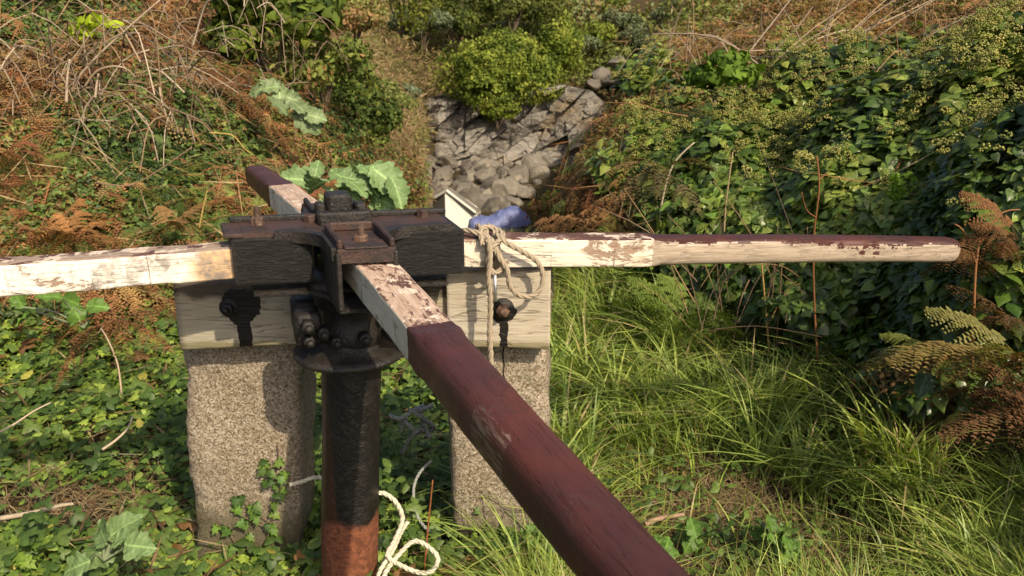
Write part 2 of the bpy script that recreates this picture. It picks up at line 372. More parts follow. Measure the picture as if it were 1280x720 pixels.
def smooth_path(pts, n_=40):
    P = np.asarray([tuple(p) for p in pts], float); m = len(P); out = []
    t = np.linspace(0, m - 1 - 1e-6, n_)
    for x in t:
        i = int(x); f = x - i
        p0, p1, p2, p3 = P[max(i - 1, 0)], P[i], P[min(i + 1, m - 1)], P[min(i + 2, m - 1)]
        out.append(.5 * ((2 * p1) + (-p0 + p2) * f + (2 * p0 - 5 * p1 + 4 * p2 - p3) * f * f + (-p0 + 3 * p1 - 3 * p2 + p3) * f ** 3))
    return np.array(out)
def rope(mb, pts, r, n_=None, twist=9.0, k=5):
    P = smooth_path(pts, n_ or len(pts) * 10)
    seg = np.linalg.norm(np.diff(P, axis=0), axis=1); L = np.concatenate([[0], np.cumsum(seg)])
    n2 = max(int(L[-1] / (r * 1.1)), 8); s_ = np.linspace(0, L[-1], n2)
    P = np.stack([np.interp(s_, L, P[:, i]) for i in range(3)], 1)
    T = norm(np.gradient(P, axis=0)); u = norm(np.cross(T[0], [0.3, .8, .5])); U = []
    for i in range(n2):
        u = u - np.dot(u, T[i]) * T[i]; u = u / max(np.linalg.norm(u), 1e-9); U.append(u)
    U = np.array(U); Vv = np.cross(T, U)
    for q in range(3):
        a = s_ / r / twist * 2 * math.pi + q * 2.0944
        tube(mb, P + r * .52 * (np.cos(a)[:, None] * U + np.sin(a)[:, None] * Vv), r * .56, k)
def box(mb, c, s, Rm=None, col=(.2, .2, .2), bev=0.0):
    sx, sy, sz = [q / 2 for q in s]; b = min(bev, sx * .9, sy * .9, sz * .9)
    if b <= 0:
        v = np.array([[x, y, z] for x in (-sx, sx) for y in (-sy, sy) for z in (-sz, sz)])
        f = [[0, 1, 3, 2], [4, 6, 7, 5], [0, 4, 5, 1], [2, 3, 7, 6], [0, 2, 6, 4], [1, 5, 7, 3]]
        if Rm is not None: v = v @ np.asarray(Rm).T
        mb.add(v + np.asarray(tuple(c)), f, col); return
    v = []; idx = {}
    for i in (0, 1):
        for j in (0, 1):
            for k in (0, 1):
                S = np.array([(-1, 1)[i] * sx, (-1, 1)[j] * sy, (-1, 1)[k] * sz]); D = np.array([(1, -1)[i] * b, (1, -1)[j] * b, (1, -1)[k] * b])
                for ax in range(3):
                    o = S.copy()
                    for q in range(3):
                        if q != ax: o[q] += D[q]
                    idx[(i, j, k, ax)] = len(v); v.append(o)
    F3 = []; F4 = []
    for ax, sd_ in ((0, 0), (0, 1), (1, 0), (1, 1), (2, 0), (2, 1)):
        o = [q for q in range(3) if q != ax]; r_ = []
        for a_, b_ in ((0, 0), (1, 0), (1, 1), (0, 1)):
            t = [0, 0, 0]; t[ax] = sd_; t[o[0]] = a_; t[o[1]] = b_; r_.append(idx[tuple(t) + (ax,)])
        F4.append(r_)
    for ax in range(3):
        o = [q for q in range(3) if q != ax]
        for a_ in (0, 1):
            for b_ in (0, 1):
                e = []
                for t_ in (0, 1):
                    t = [0, 0, 0]; t[ax] = t_; t[o[0]] = a_; t[o[1]] = b_; e.append((idx[tuple(t) + (o[0],)], idx[tuple(t) + (o[1],)]))
                F4.append([e[0][0], e[1][0], e[1][1], e[0][1]])
    for i in (0, 1):
        for j in (0, 1):
            for k in (0, 1): F3.append([idx[(i, j, k, a)] for a in range(3)])
    v = np.array(v); ctr = np.zeros(3)
    def fix(F):
        out = []
        for f in F:
            nn = np.cross(v[f[1]] - v[f[0]], v[f[2]] - v[f[0]])
            out.append(f if np.dot(nn, v[f].mean(0)) > 0 else f[::-1])
        return out
    F4, F3 = fix(F4), fix(F3)
    if Rm is not None: v = v @ np.asarray(Rm).T
    base = mb.n; mb.add(v + np.asarray(tuple(c)), F4, col); mb.f.append(np.array(F3) + base)
def cyl(mb, a, b, r0, r1=None, k=24, col=(.2, .2, .2)): tube(mb, [a, b], [r0, r0 if r1 is None else r1], k, col)
def lathe(mb, prof, c, k=32, col=(.2, .2, .2)):
    prof = np.array(prof, float); a = np.linspace(0, 2 * math.pi, k, endpoint=False); n_ = len(prof)
    v = np.stack([prof[:, 0][:, None] * np.cos(a), prof[:, 0][:, None] * np.sin(a), np.repeat(prof[:, 1][:, None], k, 1)], -1).reshape(-1, 3) + np.asarray(tuple(c))
    i = np.arange(n_ - 1)[:, None]; j = np.arange(k)[None]
    q = np.stack([i * k + j, i * k + (j + 1) % k, (i + 1) * k + (j + 1) % k, (i + 1) * k + j], -1).reshape(-1, 4); mb.add(v, q, col)
def hexbolt(mb, c, ax, r, h, k=6):
    c = np.asarray(tuple(c), float); ax = norm(np.asarray(ax, float)); tube(mb, [c, c + ax * h * .85, c + ax * h], [r, r, r * .82], k)
def prism(mb, poly, z0, z1, Rm, org, col=(.2, .2, .2)):
    p = np.array(poly, float); n_ = len(p)
    v = np.vstack([np.c_[p, np.full(n_, z0)], np.c_[p, np.full(n_, z1)]]) @ np.asarray(Rm).T + np.asarray(tuple(org))
    base = mb.n; i = np.arange(n_); j = (i + 1) % n_
    mb.add(v, np.stack([i, j, j + n_, i + n_], 1), col)
    # caps as triangle fan about the centre (star-shaped outlines only)
    cen = np.array([[0, 0, z0], [0, 0, z1]]) @ np.asarray(Rm).T + np.asarray(tuple(org))
    b2 = mb.n; mb.v.append(cen); mb.c.append(np.broadcast_to(np.asarray(col, float), (2, 3))); mb.n += 2
    mb.f.append(np.stack([np.full(n_, b2), base + j, base + i], 1)); mb.f.append(np.stack([np.full(n_, b2 + 1), base + n_ + i, base + n_ + j], 1))

# ------------------------------------------------------------------ terrain
def sstep(a, b, x): t = np.clip((x - a) / (b - a), 0, 1); return t * t * (3 - 2 * t)
# height of the two valley sides, tabulated over s = |x| / y (rows) and y (columns)
LY = np.array([3, 4.5, 5.5, 6.5, 8, 10, 14, 20, 30, 45, 90])
LS = np.array([.0, .095, .118, .144, .19, .235, .28, .40, .58, .9, 2.5])
LZ = np.array([[-9] * 11, [0, 0, 0, 0, -1.5, -3, -4.5, -6.5, -8, -8, -9], [0, 0, 0, 0, -.14, -.35, -.75, -1.25, -2.1, -3.4, -3], [0, 0, 0, .0, .02, .0, -.3, -.75, -.9, -1.0, 6],
 [0, 0, 0, .15, .40, .35, .35, .9, 1.5, 2.5, 10], [0, 0, .02, .32, .70, .9, 1.2, 1.9, 3, 4, 12], [0, 0, .1, .55, 1.0, 1.3, 1.7, 2.5, 4, 5, 13], [0, 0, .35, 1.05, 1.7, 2.1, 2.8, 3.8, 5, 7, 15],
 [0, 0, .75, 1.65, 2.4, 3.0, 3.9, 5, 7, 9, 17], [.2, .6, 1.7, 2.6, 3.4, 4.2, 5.5, 7, 9, 11, 20], [.8, 1.6, 2.6, 3.4, 4.4, 5.4, 7, 9, 12, 15, 24]], float)
RY = np.array([3, 3.5, 4, 4.6, 5, 5.5, 6.0, 6.6, 7.3, 8, 9, 12, 20, 30, 45, 90])
RS = np.array([-.02, .03, .054, .09, .126, .19, .235, .325, .415, .578, .9, 2.5])
RZ = np.array([[-9] * 16, [0, 0, 0, 0, 0, 0, 0, 0, -.25, -1, -2, -4, -8, -9, -9, -9], [0, 0, 0, 0, 0, 0, 0, .08, .15, -.1, -1, -3, -7, -8, -8, -8], [0, 0, 0, 0, 0, 0, .1, .38, .55, .45, .1, -1, -4, -6, -7.5, -7],
 [0, 0, 0, 0, 0, .05, .4, .65, .8, .85, .8, .4, -1, -3, -4.5, 0], [0, 0, 0, 0, 0, .3, .7, .9, 1.0, 1.1, 1.25, 1.3, 1.2, .8, .5, 6], [0, 0, 0, 0, .05, .7, .95, 1.0, 1.08, 1.2, 1.35, 1.55, 2, 2.2, 2.5, 8],
 [0, 0, 0, .1, .7, .95, 1.05, 1.15, 1.22, 1.3, 1.45, 1.7, 2.3, 3, 3.5, 10], [0, 0, .05, .8, 1.0, 1.12, 1.2, 1.27, 1.33, 1.4, 1.55, 1.9, 2.6, 3.5, 4, 11], [.05, .8, 1.15, 1.3, 1.4, 1.45, 1.5, 1.6, 1.7, 1.8, 2.0, 2.3, 3, 4, 5, 12],
 [1.1, 1.3, 1.4, 1.5, 1.6, 1.65, 1.7, 1.8, 1.9, 2.1, 2.3, 2.7, 3.6, 5, 6, 14], [1.4, 1.5, 1.6, 1.7, 1.8, 1.9, 2, 2.1, 2.3, 2.5, 2.8, 3.4, 4.5, 6, 8, 18]], float)
def bil(Sn, Yn, Zt, s, y):
    s = np.clip(s, Sn[0], Sn[-1] - 1e-6); y = np.clip(y, Yn[0], Yn[-1] - 1e-6)
    i = np.clip(np.searchsorted(Sn, s, side='right') - 1, 0, len(Sn) - 2); j = np.clip(np.searchsorted(Yn, y, side='right') - 1, 0, len(Yn) - 2)
    a = (s - Sn[i]) / (Sn[i + 1] - Sn[i]); b = (y - Yn[j]) / (Yn[j + 1] - Yn[j])
    return (Zt[i, j] * (1 - a) + Zt[i + 1, j] * a) * (1 - b) + (Zt[i, j + 1] * (1 - a) + Zt[i + 1, j + 1] * a) * b
def floor_z(y): return np.interp(y, [-50, 3.6, 6.2, 6.9, 7.8, 12, 20, 30, 40, 50, 400], [-.16, -.16, -.10, -.38, -.95, -2.9, -5.2, -6.8, -7.0, -7.0, -7.0])
def H(x, y, detail=True):
    x = np.asarray(x, float); y = np.asarray(y, float)
    zf = floor_z(y); yc = np.maximum(y, .4)
    left = bil(LS, LY, LZ, -x / yc, y); left = np.where(x > .3, -9, left); left = left - (1 - sstep(2.6, 3.6, -x)) * (y < 3) * np.clip(left, 0, 9)
    right = bil(RS, RY, RZ, x / yc, y); right = right - (1 - sstep(2.0, 2.5, x)) * sstep(3.3, 2.9, y) * np.clip(right, 0, 9)
    far = np.interp(y, [0, 49.5, 51.5, 53, 60, 75, 130, 400], [-30, -7.2, -5, -4.2, -.5, 6, 20, 60])
    k = .08; z = zf
    for q in (left, right, far):
        q = q - .26 * np.clip(1 - np.abs(q) / .35, 0, 1)
        h = np.clip(.5 + .5 * (q - z) / k, 0, 1); z = z * (1 - h) + q * h + k * h * (1 - h) * .5
    if detail:
        am = np.clip((z - zf) * 1.5, 0, 1); dist = np.sqrt(x * x + y * y)
        z = z + am * (.13 * noise(x * 1.1, y * 1.1, s=3) + (x > 0) * .13 * noise(x * 1.9, y * 1.9, s=12) + .09 * noise(x * 2.6, y * 2.6, s=4)) + .035 * noise(x * 1.7, y * 1.7, s=5) + .015 * noise(x * 6, y * 6, s=6)
        z = z + sstep(10, 40, dist) * (.6 * fbm(x * .12, y * .12, s=8) + .35 * noise(x * .5, y * .5, s=9)) * np.clip(z - zf, 0, 1)
    return z
th = np.unique(np.concatenate([np.linspace(-R(48), R(48), 400), np.linspace(R(48), 2 * math.pi - R(48), 50)]))
rr = np.concatenate([[0.05], np.geomspace(.5, 62, 420), np.geomspace(64, 380, 26)])
TH, RR = np.meshgrid(th, rr, indexing='ij')
GX, GY = RR * np.sin(TH), RR * np.cos(TH)
GZ = H(GX, GY)
nt_, nr_ = TH.shape
i = np.arange(nt_)[:, None]; j = np.arange(nr_ - 1)[None]
q = np.stack([i * nr_ + j, i * nr_ + j + 1, ((i + 1) % nt_) * nr_ + j + 1, ((i + 1) % nt_) * nr_ + j], -1).reshape(-1, 4)
q = q[:, ::-1]
GP = np.stack([GX, GY, GZ], -1).reshape(-1, 3)
mb = MB(); mb.add(GP, q); ground = tag(mb.build('hillside_ground', M_soil), 'earth ground of the track and the valley sides', 'ground', kind='structure')

# ------------------------------------------------------------------ sampling of the terrain surface (density per unit of solid angle)
def sample(N, lo=-R(44), hi=R(44), r0=1.0, r1=64):
    """points spread over the terrain with density falling with the square of the distance"""
    M = int(N * 3); t = rng.uniform(lo, hi, M); r = np.exp(rng.uniform(math.log(r0), math.log(r1), M))
    x, y = r * np.sin(t), r * np.cos(t); z = H(x, y); e = .02 * np.maximum(r * .3, 1)
    nx = -(H(x + e, y) - z) / e; ny = -(H(x, y + e) - z) / e
    n3 = np.stack([nx, ny, np.ones_like(nx)], -1); ln = np.linalg.norm(n3, axis=1); n3 = n3 / ln[:, None]
    P = np.stack([x, y, z], -1); V_ = np.array([0, 0, CAM_H]) - P; D = np.linalg.norm(V_, axis=1)
    cosv = np.abs(np.sum(V_ / D[:, None] * n3, 1))
    wgt = ln * (r / D) ** 2 * (.25 + cosv)
    k = rng.random(M) < wgt / np.quantile(wgt, .97)
    P, n3, D = P[k], n3[k], D[k]
    u, v, _ = project(P)
    return P, n3, D, u, v
S_P, S_N, S_D, S_u, S_v = sample(700000)
print('pool', len(S_P))
S_side = np.where(S_P[:, 0] > 0, 1, -1)
def blobw(u, v, L):
    w_ = np.zeros_like(u)
    for (a, b, sa, sb, s_) in L: w_ = np.maximum(w_, s_ * np.exp(-.5 * ((u - a) / sa) ** 2 - .5 * ((v - b) / sb) ** 2))
    return w_
def pick(N, wfun, mask=None):
    w_ = wfun.copy()
    if mask is not None: w_ = w_ * mask
    s_ = w_.sum()
    if s_ <= 0: return np.zeros(0, int)
    return rng.choice(len(w_), size=min(N, int((w_ > 0).sum() * .8)), replace=False, p=w_ / s_)
def rnd_unit(n_): a = rng.normal(size=(n_, 3)); return norm(a)
def colmix(n_, cols, jit=.25, wts=None):
    cols = np.array(cols, float); k = rng.choice(len(cols), n_, p=None if wts is None else np.array(wts) / np.sum(wts))
    return cols[k] * (1 + jit * rng.uniform(-1, 1, (n_, 1))) * (1 + .08 * rng.uniform(-1, 1, (n_, 3)))

# terrain helper masks
bank_h = S_P[:, 2] - floor_z(S_P[:, 1])
near = S_D < 9.5
flat = (bank_h < .16) & (S_P[:, 1] < 7.6)
RIGHTBANK = (~flat) & (S_P[:, 0] > .15)
LEFTBANK = (~flat) & (S_P[:, 0] < -.3)
GRASSLINE = np.interp(S_P[:, 1], [0, 2.6, 3.5, 6, 8], [.05, .06, .02, -.25, -.6])

# ------------------------------------------------------------------ leaf prototypes (tip along +Y, face up +Z)
def fan(outline, fold=.25, droop=.15, keel=None):
    """leaf blade from a half outline [(x,y)...] mirrored about the midrib, folded and drooping"""
    h = np.array(outline, float); n_ = len(h)
    mid = np.stack([np.zeros(n_), h[:, 1]], 1)
    L = h.copy(); Rr = h * [-1, 1]
    v = np.vstack([mid, L, Rr]); z = -fold * np.abs(v[:, 0]) - droop * v[:, 1] ** 2
    # outer edge lifts a little: a rounded, not a V section
    v = np.c_[v, z]
    f = []
    for i in range(n_ - 1):
        f.append([i, i + 1, n_ + i + 1, n_ + i]); f.append([i, 2 * n_ + i, 2 * n_ + i + 1, i + 1])
    return v, np.array(f)
IVY = fan([(0.02, -.02), (.30, -.16), (.50, .08), (.27, .26), (.40, .52), (.17, .60), (0.0, 1.0)], .28, .18)
IVY2 = fan([(0.02, 0), (.30, -.02), (.44, .18), (.36, .48), (.16, .78), (0.0, 1.05)], .25, .25)   # unlobed mature ivy
OVAL = fan([(0.01, 0), (.24, .22), (.28, .5), (.15, .82), (0.0, 1.0)], .3, .2)
NARROW = (np.array([[0, 0, 0], [.05, .45, -.06], [0, 1, -.12], [-.05, .45, -.06]]), np.array([[0, 1, 2, 3]]))
DIAM = (np.array([[0, 0, 0], [.33, .45, -.1], [0, 1, -.2], [-.33, .45, -.1]]), np.array([[0, 1, 2, 3]]))
def trifol():
    V_, F_ = [], []; n_ = 0
    for a, s_ in ((0, 1), (1.35, .8), (-1.35, .8)):
        v, f = fan([(0.01, .05), (.27, .25), (.31, .5), (.18, .8), (0, 1)], .35, .25)
        c, s2 = math.cos(a), math.sin(a); v = v * s_; v = v @ np.array([[c, s2, 0], [-s2, c, 0], [0, 0, 1]]); V_.append(v * .6 + [0, .25, 0]); F_.append(f + n_); n_ += len(v)
    return np.vstack(V_), np.vstack(F_)
TRI = trifol()
def frond(npin=15, npl=9, lod=0, bend=.5, seed=0, wth=.055, Ls=.36, drop=.0, miss=.06):
    """bracken frond: rachis of length 1 along +Y arching down, paired pinnae cut into pinnules"""
    r_ = np.random.default_rng(seed); mb = MB()
    def rach(t): return np.array([0.05 * math.sin(3 * t + seed), t - .12 * t ** 3, .18 * t - bend * t * t * .6])
    tt = np.linspace(0, 1, 8); tube(mb, [rach(t) for t in tt], np.linspace(.007, .002, 8), 3, cap=False)
    for i in range(npin):
        t = .22 + .78 * (i / npin) ** .9; p0 = rach(t); L = Ls * (1 - (i / npin)) ** .75 * (1 if i > 1 else .85) + .02
        for sd_ in (-1, 1):
            if r_.random() < miss: continue
            a = R(r_.uniform(58, 78)); dirv = np.array([sd_ * math.sin(a), math.cos(a), r_.uniform(-.25, .1)])
            L2 = L * r_.uniform(.8, 1.1); dz = r_.uniform(.2, .55) + drop * r_.uniform(.3, 1.5)
            def pin(s_): return p0 + dirv * L2 * s_ + np.array([0, 0, -dz * L2 * s_ * s_])
            along = norm(dirv); perp = norm(np.cross(along, [0, 0, 1]))
            if lod == 0:
                m = max(int(npl * L2 / .3) + 3, 3)
                for k in range(m):
                    s_ = (k + .5) / m; c0 = pin(s_); w_ = wth * r_.uniform(.6, 1.2) * (1 - s_) ** .6 + .006; dl = L2 / m * .5
                    for q_ in (-1, 1):
                        tip = c0 + perp * q_ * w_ + along * dl * .8 + np.array([0, 0, r_.uniform(-.014, .006)])
                        mb.add([c0 - along * dl, c0 - along * dl * .6 + perp * q_ * w_ * .75, tip, c0 + along * dl], [[0, 1, 2, 3]])
            elif lod == 1:
                m = 5
                for k in range(m):
                    s_ = (k + .5) / m; c0 = pin(s_); w_ = wth * r_.uniform(.6, 1.3) * (1 - s_) ** .7 + .006; dl = L2 / m * .55
                    mb.add([c0 - along * dl, c0 + perp * w_ + along * dl * .5, c0 + along * dl, c0 - perp * w_ + along * dl * .5], [[0, 1, 2, 3]])
            else:
                mb.add([p0 - perp * .02, p0 + perp * .025, pin(.55) + perp * .03, pin(1.0), pin(.55) - perp * .03], [[0, 1, 2, 4]]); mb.f.append(np.array([[mb.n - 3, mb.n - 2, mb.n - 1]]))
    v = np.concatenate(mb.v); F4 = [f for f in mb.f if f.shape[1] == 4]; F3 = [f for f in mb.f if f.shape[1] == 3]
    fl = [np.concatenate(F4)] + ([np.concatenate(F3)] if F3 else [])
    return v, fl
FR0 = [frond(14 + k, 9, 0, .45 + .2 * k, k, .046, .31, .35, .13) for k in range(4)]
FRD = [frond(13, 10, 0, .5 + .22 * k, 30 + k, .040, .27, .8, .25) for k in range(5)]
FR1 = [frond(12, 5, 1, .4 + .25 * k, 10 + k, .03, .27, .7, .22) for k in range(5)]
FR2 = [frond(9, 3, 2, .6 + .2 * k, 20 + k) for k in range(3)]

UP = np.array([0, 0, 1.0])
def leaves(mb, proto, P, N_, size, cols, tilt=.5, hang=.0, lift=(0, .05), jit=.35):
    n_ = len(P)
    if n_ == 0: return
    nn = norm(N_ + tilt * rnd_unit(n_) + .25 * UP)
    tipd = rnd_unit(n_) + hang * np.array([0, 0, -1.0]) + hang * .5 * N_
    pos = P + norm(N_ + .4 * UP) * rng.uniform(lift[0], lift[1], (n_, 1))
    stamp(mb, proto, pos, basis(nn, tipd), size * (1 + jit * rng.uniform(-1, 1, n_)), cols)
def canopy(P, N_, amp, sc_=2.2, s=0):
    """lumpy canopy height over the ground"""
    return amp * np.clip(.55 + .9 * fbm(P[:, 0] * sc_, P[:, 1] * sc_, P[:, 2] * sc_, 3, s=40 + s), .05, 1.6)

# ------------------------------------------------------------------ granite posts and timber bearers
def rough_post(name, cx, cy, w0, w1, dpt, top, bot, lean, seed, label):
    """a split granite post: a closed loft of irregular rounded-rectangle rings"""
    mb = MB(); nz = 60; k = 72; V_ = []
    a = np.linspace(0, 2 * math.pi, k, endpoint=False)
    for i in range(nz):
        t = i / (nz - 1); z = bot + (top - bot) * t; w = w0 + (w1 - w0) * t
        e = 7.0
        cxx = np.sign(np.cos(a)) * np.abs(np.cos(a)) ** (2 / e) * w / 2; cyy = np.sign(np.sin(a)) * np.abs(np.sin(a)) ** (2 / e) * dpt / 2
        V_.append(np.stack([cxx + cx + lean * (1 - t), cyy + cy, np.full(k, z)], -1))
    V_ = np.array(V_).reshape(-1, 3)
    ctr = np.stack([np.full(len(V_), cx), np.full(len(V_), cy), V_[:, 2]], -1); dd = norm(V_ - ctr)
    V_ = V_ + dd * (.012 * fbm(V_[:, 0] * 7, V_[:, 1] * 7, V_[:, 2] * 7, 3, s=seed) + .0035 * noise(V_[:, 0] * 45, V_[:, 1] * 45, V_[:, 2] * 45, s=seed))[:, None] * 1.5
    i = np.arange(nz - 1)[:, None]; j = np.arange(k)[None]
    q = np.stack([i * k + j, i * k + (j + 1) % k, (i + 1) * k + (j + 1) % k, (i + 1) * k + j], -1).reshape(-1, 4)
    mb.add(V_, q)
    mb.f.append(np.array([[(nz - 1) * k + x for x in range(k)]])); 
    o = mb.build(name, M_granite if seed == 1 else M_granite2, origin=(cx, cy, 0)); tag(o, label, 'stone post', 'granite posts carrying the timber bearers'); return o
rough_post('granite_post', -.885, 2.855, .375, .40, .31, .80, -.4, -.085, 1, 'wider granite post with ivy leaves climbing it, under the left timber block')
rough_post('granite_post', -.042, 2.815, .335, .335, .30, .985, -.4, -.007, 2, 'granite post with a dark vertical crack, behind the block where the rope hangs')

def bearer(name, x0, x1, yf, dep, z0, z1, mat, label, bolts, seed):
    t = empty(name, ((x0 + x1) / 2, yf + dep / 2, z0), label, 'timber beam')
    mb = MB(); n_ = 40; V_ = []
    b = .012; prof = []
    # rounded rectangle profile in (y, z)
    for (cy, cz, a0) in ((yf + b, z0 + b, 180), (yf + dep - b, z0 + b, 270), (yf + dep - b, z1 - b, 0), (yf + b, z1 - b, 90)):
        for q_ in range(4): aa = R(a0 + q_ * 30); prof.append((cy + b * math.cos(aa), cz + b * math.sin(aa)))
    fz = np.linspace(z0 + b, z1 - b, 8)[1:-1]
    prof += [(yf, z) for z in fz[::-1]]
    prof = np.array(prof); k = len(prof)
    for i in range(n_):
        x = x0 + (x1 - x0) * i / (n_ - 1)
        p = prof.copy(); sag = .022 * math.sin((x - x0) / (x1 - x0) * math.pi) * (1 if seed == 1 else .3)
        low = (p[:, 1] < z0 + .1); p[low, 1] += sag * (1 - (p[low, 1] - z0) / .1)
        V_.append(np.c_[np.full(k, x), p])
    V_ = np.array(V_).reshape(-1, 3)
    V_[:, 1] += .004 * fbm(V_[:, 0] * 8, V_[:, 1] * 8, V_[:, 2] * 12, 3, s=seed)
    V_[:, 2] += .004 * fbm(V_[:, 0] * 6, V_[:, 1] * 6, V_[:, 2] * 6, 3, s=seed + 5)
    i = np.arange(n_ - 1)[:, None]; j = np.arange(k)[None]
    q = np.stack([i * k + j, i * k + (j + 1) % k, (i + 1) * k + (j + 1) % k, (i + 1) * k + j], -1).reshape(-1, 4)[:, ::-1]
    mb.add(V_, q); mb.f.append(np.array([[x for x in range(k)]])); mb.f.append(np.array([[(n_ - 1) * k + x for x in range(k)][::-1]]))
    mb.build('timber', mat, t, smooth=True)
    for (bx, bz, r, rust) in bolts:
        m2 = MB(); 
        cyl(m2, (bx, yf + .004, bz), (bx, yf - .007, bz), r * 1.9, r * 1.85, 20)
        w_ = m2.build('washer', M_tar, t)
        m3 = MB(); hexbolt(m3, (bx, yf - .005, bz), (0, -1, 0), r * 1.15, .020); tube(m3, [(bx, yf - .02, bz), (bx, yf - .045, bz + .001)], r * .55, 12)
        m3.build('bolt', M_boltrust if rust else M_tar, t)
    return t
Mt1 = timber('weathered_timber', [(-.255 + .02, .155, .062, .16)], base=((.25, .225, .165), (.43, .39, .30)), topdark=.215)
bL = bearer('timber_beam', -1.045, -.165, 2.60, .2, .722, .955, Mt1, 'long weathered timber bearer on the left post, passing behind the black spindle', [(-.878, .872, .016, False)], 1)
Mt2 = timber('pale_timber', [(.012, .128, .040, .13)], base=((.32, .28, .22), (.52, .47, .39)))
bR = bearer('timber_block', -.20, .118, 2.575, .09, .738, 1.0, Mt2, 'pale timber block bolted to the right granite post, behind the tan rope', [(-.028, .875, .019, True)], 2)

# ------------------------------------------------------------------ the capstan
HX, HY = -.478, 2.46
cap = empty('capstan', (HX, HY, 0), 'old four armed capstan, black tarred iron head, white and red brown wooden bars', 'capstan')
yaw = R(11); yw2 = R(21); U_ = np.array([math.cos(yaw), math.sin(yaw), 0]); V2 = np.array([-math.sin(yw2), math.cos(yw2), 0]); RH = np.stack([U_, V2, UP], 1)
def hub(u, v, z):
    if z > 1.0: z = z + .026
    return np.array([HX, HY, 0]) + U_ * u + V2 * v + UP * z
ZT = 1.128
# barrel (leans a little, as it stands in the photo)
mb = MB(); prof = []; n_ = 40; k = 40; V_ = []; a = np.linspace(0, 2 * math.pi, k, endpoint=False)
for i in range(n_):
    z = -.3 + (.795 + .3) * i / (n_ - 1); r = .0885 + .0015 * math.sin(z * 9) + 0
    fl = 1 + .02 * np.cos(a * 8)
    V_.append(np.stack([HX - .052 * (1 - z / .8) + r * fl * np.cos(a), np.full(k, HY) + r * fl * np.sin(a), np.full(k, z)], -1))
V_ = np.array(V_).reshape(-1, 3); i = np.arange(n_ - 1)[:, None]; j = np.arange(k)[None]
mb.add(V_, np.stack([i * k + j, i * k + (j + 1) % k, (i + 1) * k + (j + 1) % k, (i + 1) * k + j], -1).reshape(-1, 4))
mb.build('spindle', M_barrel, cap)
mb = MB(); lathe(mb, [(.088, .775), (.163, .779), (.168, .786), (.166, .794), (.14, .799), (.09, .808), (.085, .83)], (HX - .004, HY, 0), 56)
mb.build('flange', M_tar, cap)
# bearing under the head
mb = MB(); lathe(mb, [(.06, .80), (.085, .81), (.088, .86), (.075, .87), (.075, .93), (.10, .94), (.102, .985), (.12, 1.0), (.12, 1.02), (.05, 1.02)], (HX, HY, 0), 40)
br = mb.build('bearing', M_tar, cap)
for (u, v) in ((-.13, -.05), (.12, -.06), (-.12, .08), (.13, .08)):
    mb = MB(); box(mb, hub(u, v, .885), (.075, .07, .10), RH, bev=.012); mb.build('bearing_clamp', M_tar, cap)
for (u, v, z, r) in ((-.135, -.087, .905, .019), (-.135, -.087, .862, .016), (-.095, -.09, .885, .017), (-.06, -.085, .853, .015), (.10, -.097, .90, .017), (.145, -.097, .875, .016), (.02, -.09, .86, .018)):
    mb = MB(); hexbolt(mb, hub(u, v, z), -V2, r * 1.1, .03); tube(mb, [hub(u, v - .02, z), hub(u, v - .05, z)], r * .6, 10); mb.build('clamp_bolt', M_tar, cap)
# tarred wooden butts between the plates: left and right ones show a full face
for s_ in (-1, 1):
    mb = MB(); L0, L1 = .105, .318
    box(mb, hub(s_ * (L0 + L1) / 2, 0, 1.071), (L1 - L0, .178, .134), RH, bev=.007); mb.build('tarred_block', M_tarwood, cap, smooth=False)
for s_ in (1,):
    mb = MB(); box(mb, hub(0, s_ * .21, 1.075), (.13, .17, .10), RH, bev=.006); mb.build('tarred_block', M_tarwood, cap, smooth=False)
# top plate: a cross with hollow curved corners
def cross(hw, L, rf, lip=0, Lf=None):
    out = []
    for q_ in range(4):
        a = q_ * math.pi / 2; ca, sa = math.cos(a), math.sin(a); p = [(L, -hw), (L, hw)]
        cx = cy = hw + rf
        for t in np.linspace(-90, -180, 9): p.append((cx + rf * math.cos(R(t)), cy + rf * math.sin(R(t))))
        out += [(x * ca - y * sa, x * sa + y * ca) for x, y in p]
    return out
mb = MB(); prism(mb, cross(.078, .285, .105), 1.132, 1.150, RH, (HX, HY, .026)); tp = mb.build('top_plate', M_rustplate, cap, smooth=False)
# raised black rim that follows the hollow corners
mb = MB()
for q_ in range(4):
    a = q_ * math.pi / 2; pts = [(.183 + .02, .078)] + [(.078 + .105 + .105 * math.cos(R(t)), .183 + .105 * math.sin(R(t))) for t in np.linspace(-90, -180, 12)] + [(.078, .290)]
    P3 = [hub(x * math.cos(a) - y * math.sin(a), x * math.sin(a) + y * math.cos(a), 1.135) for x, y in pts]; P3 = np.array(P3)
    # rim as a swept rectangle
    T_ = norm(np.gradient(P3, axis=0)); S_ = np.cross(T_, UP)
    ring = np.stack([P3 + S_ * .009 + UP * -.014, P3 + S_ * .009 + UP * .019, P3 - S_ * .012 + UP * .019, P3 - S_ * .012 + UP * -.014], 1)
    n_ = len(P3); i = np.arange(n_ - 1)[:, None]; j = np.arange(4)[None]; b0 = mb.n
    mb.add(ring.reshape(-1, 3), np.stack([i * 4 + j, i * 4 + (j + 1) % 4, (i + 1) * 4 + (j + 1) % 4, (i + 1) * 4 + j], -1).reshape(-1, 4))
    mb.f.append(np.array([[b0, b0 + 1, b0 + 2, b0 + 3], [b0 + (n_ - 1) * 4 + x for x in (3, 2, 1, 0)]]))
mb.build('rim', M_tar, tp, origin=cap.location, smooth=False)
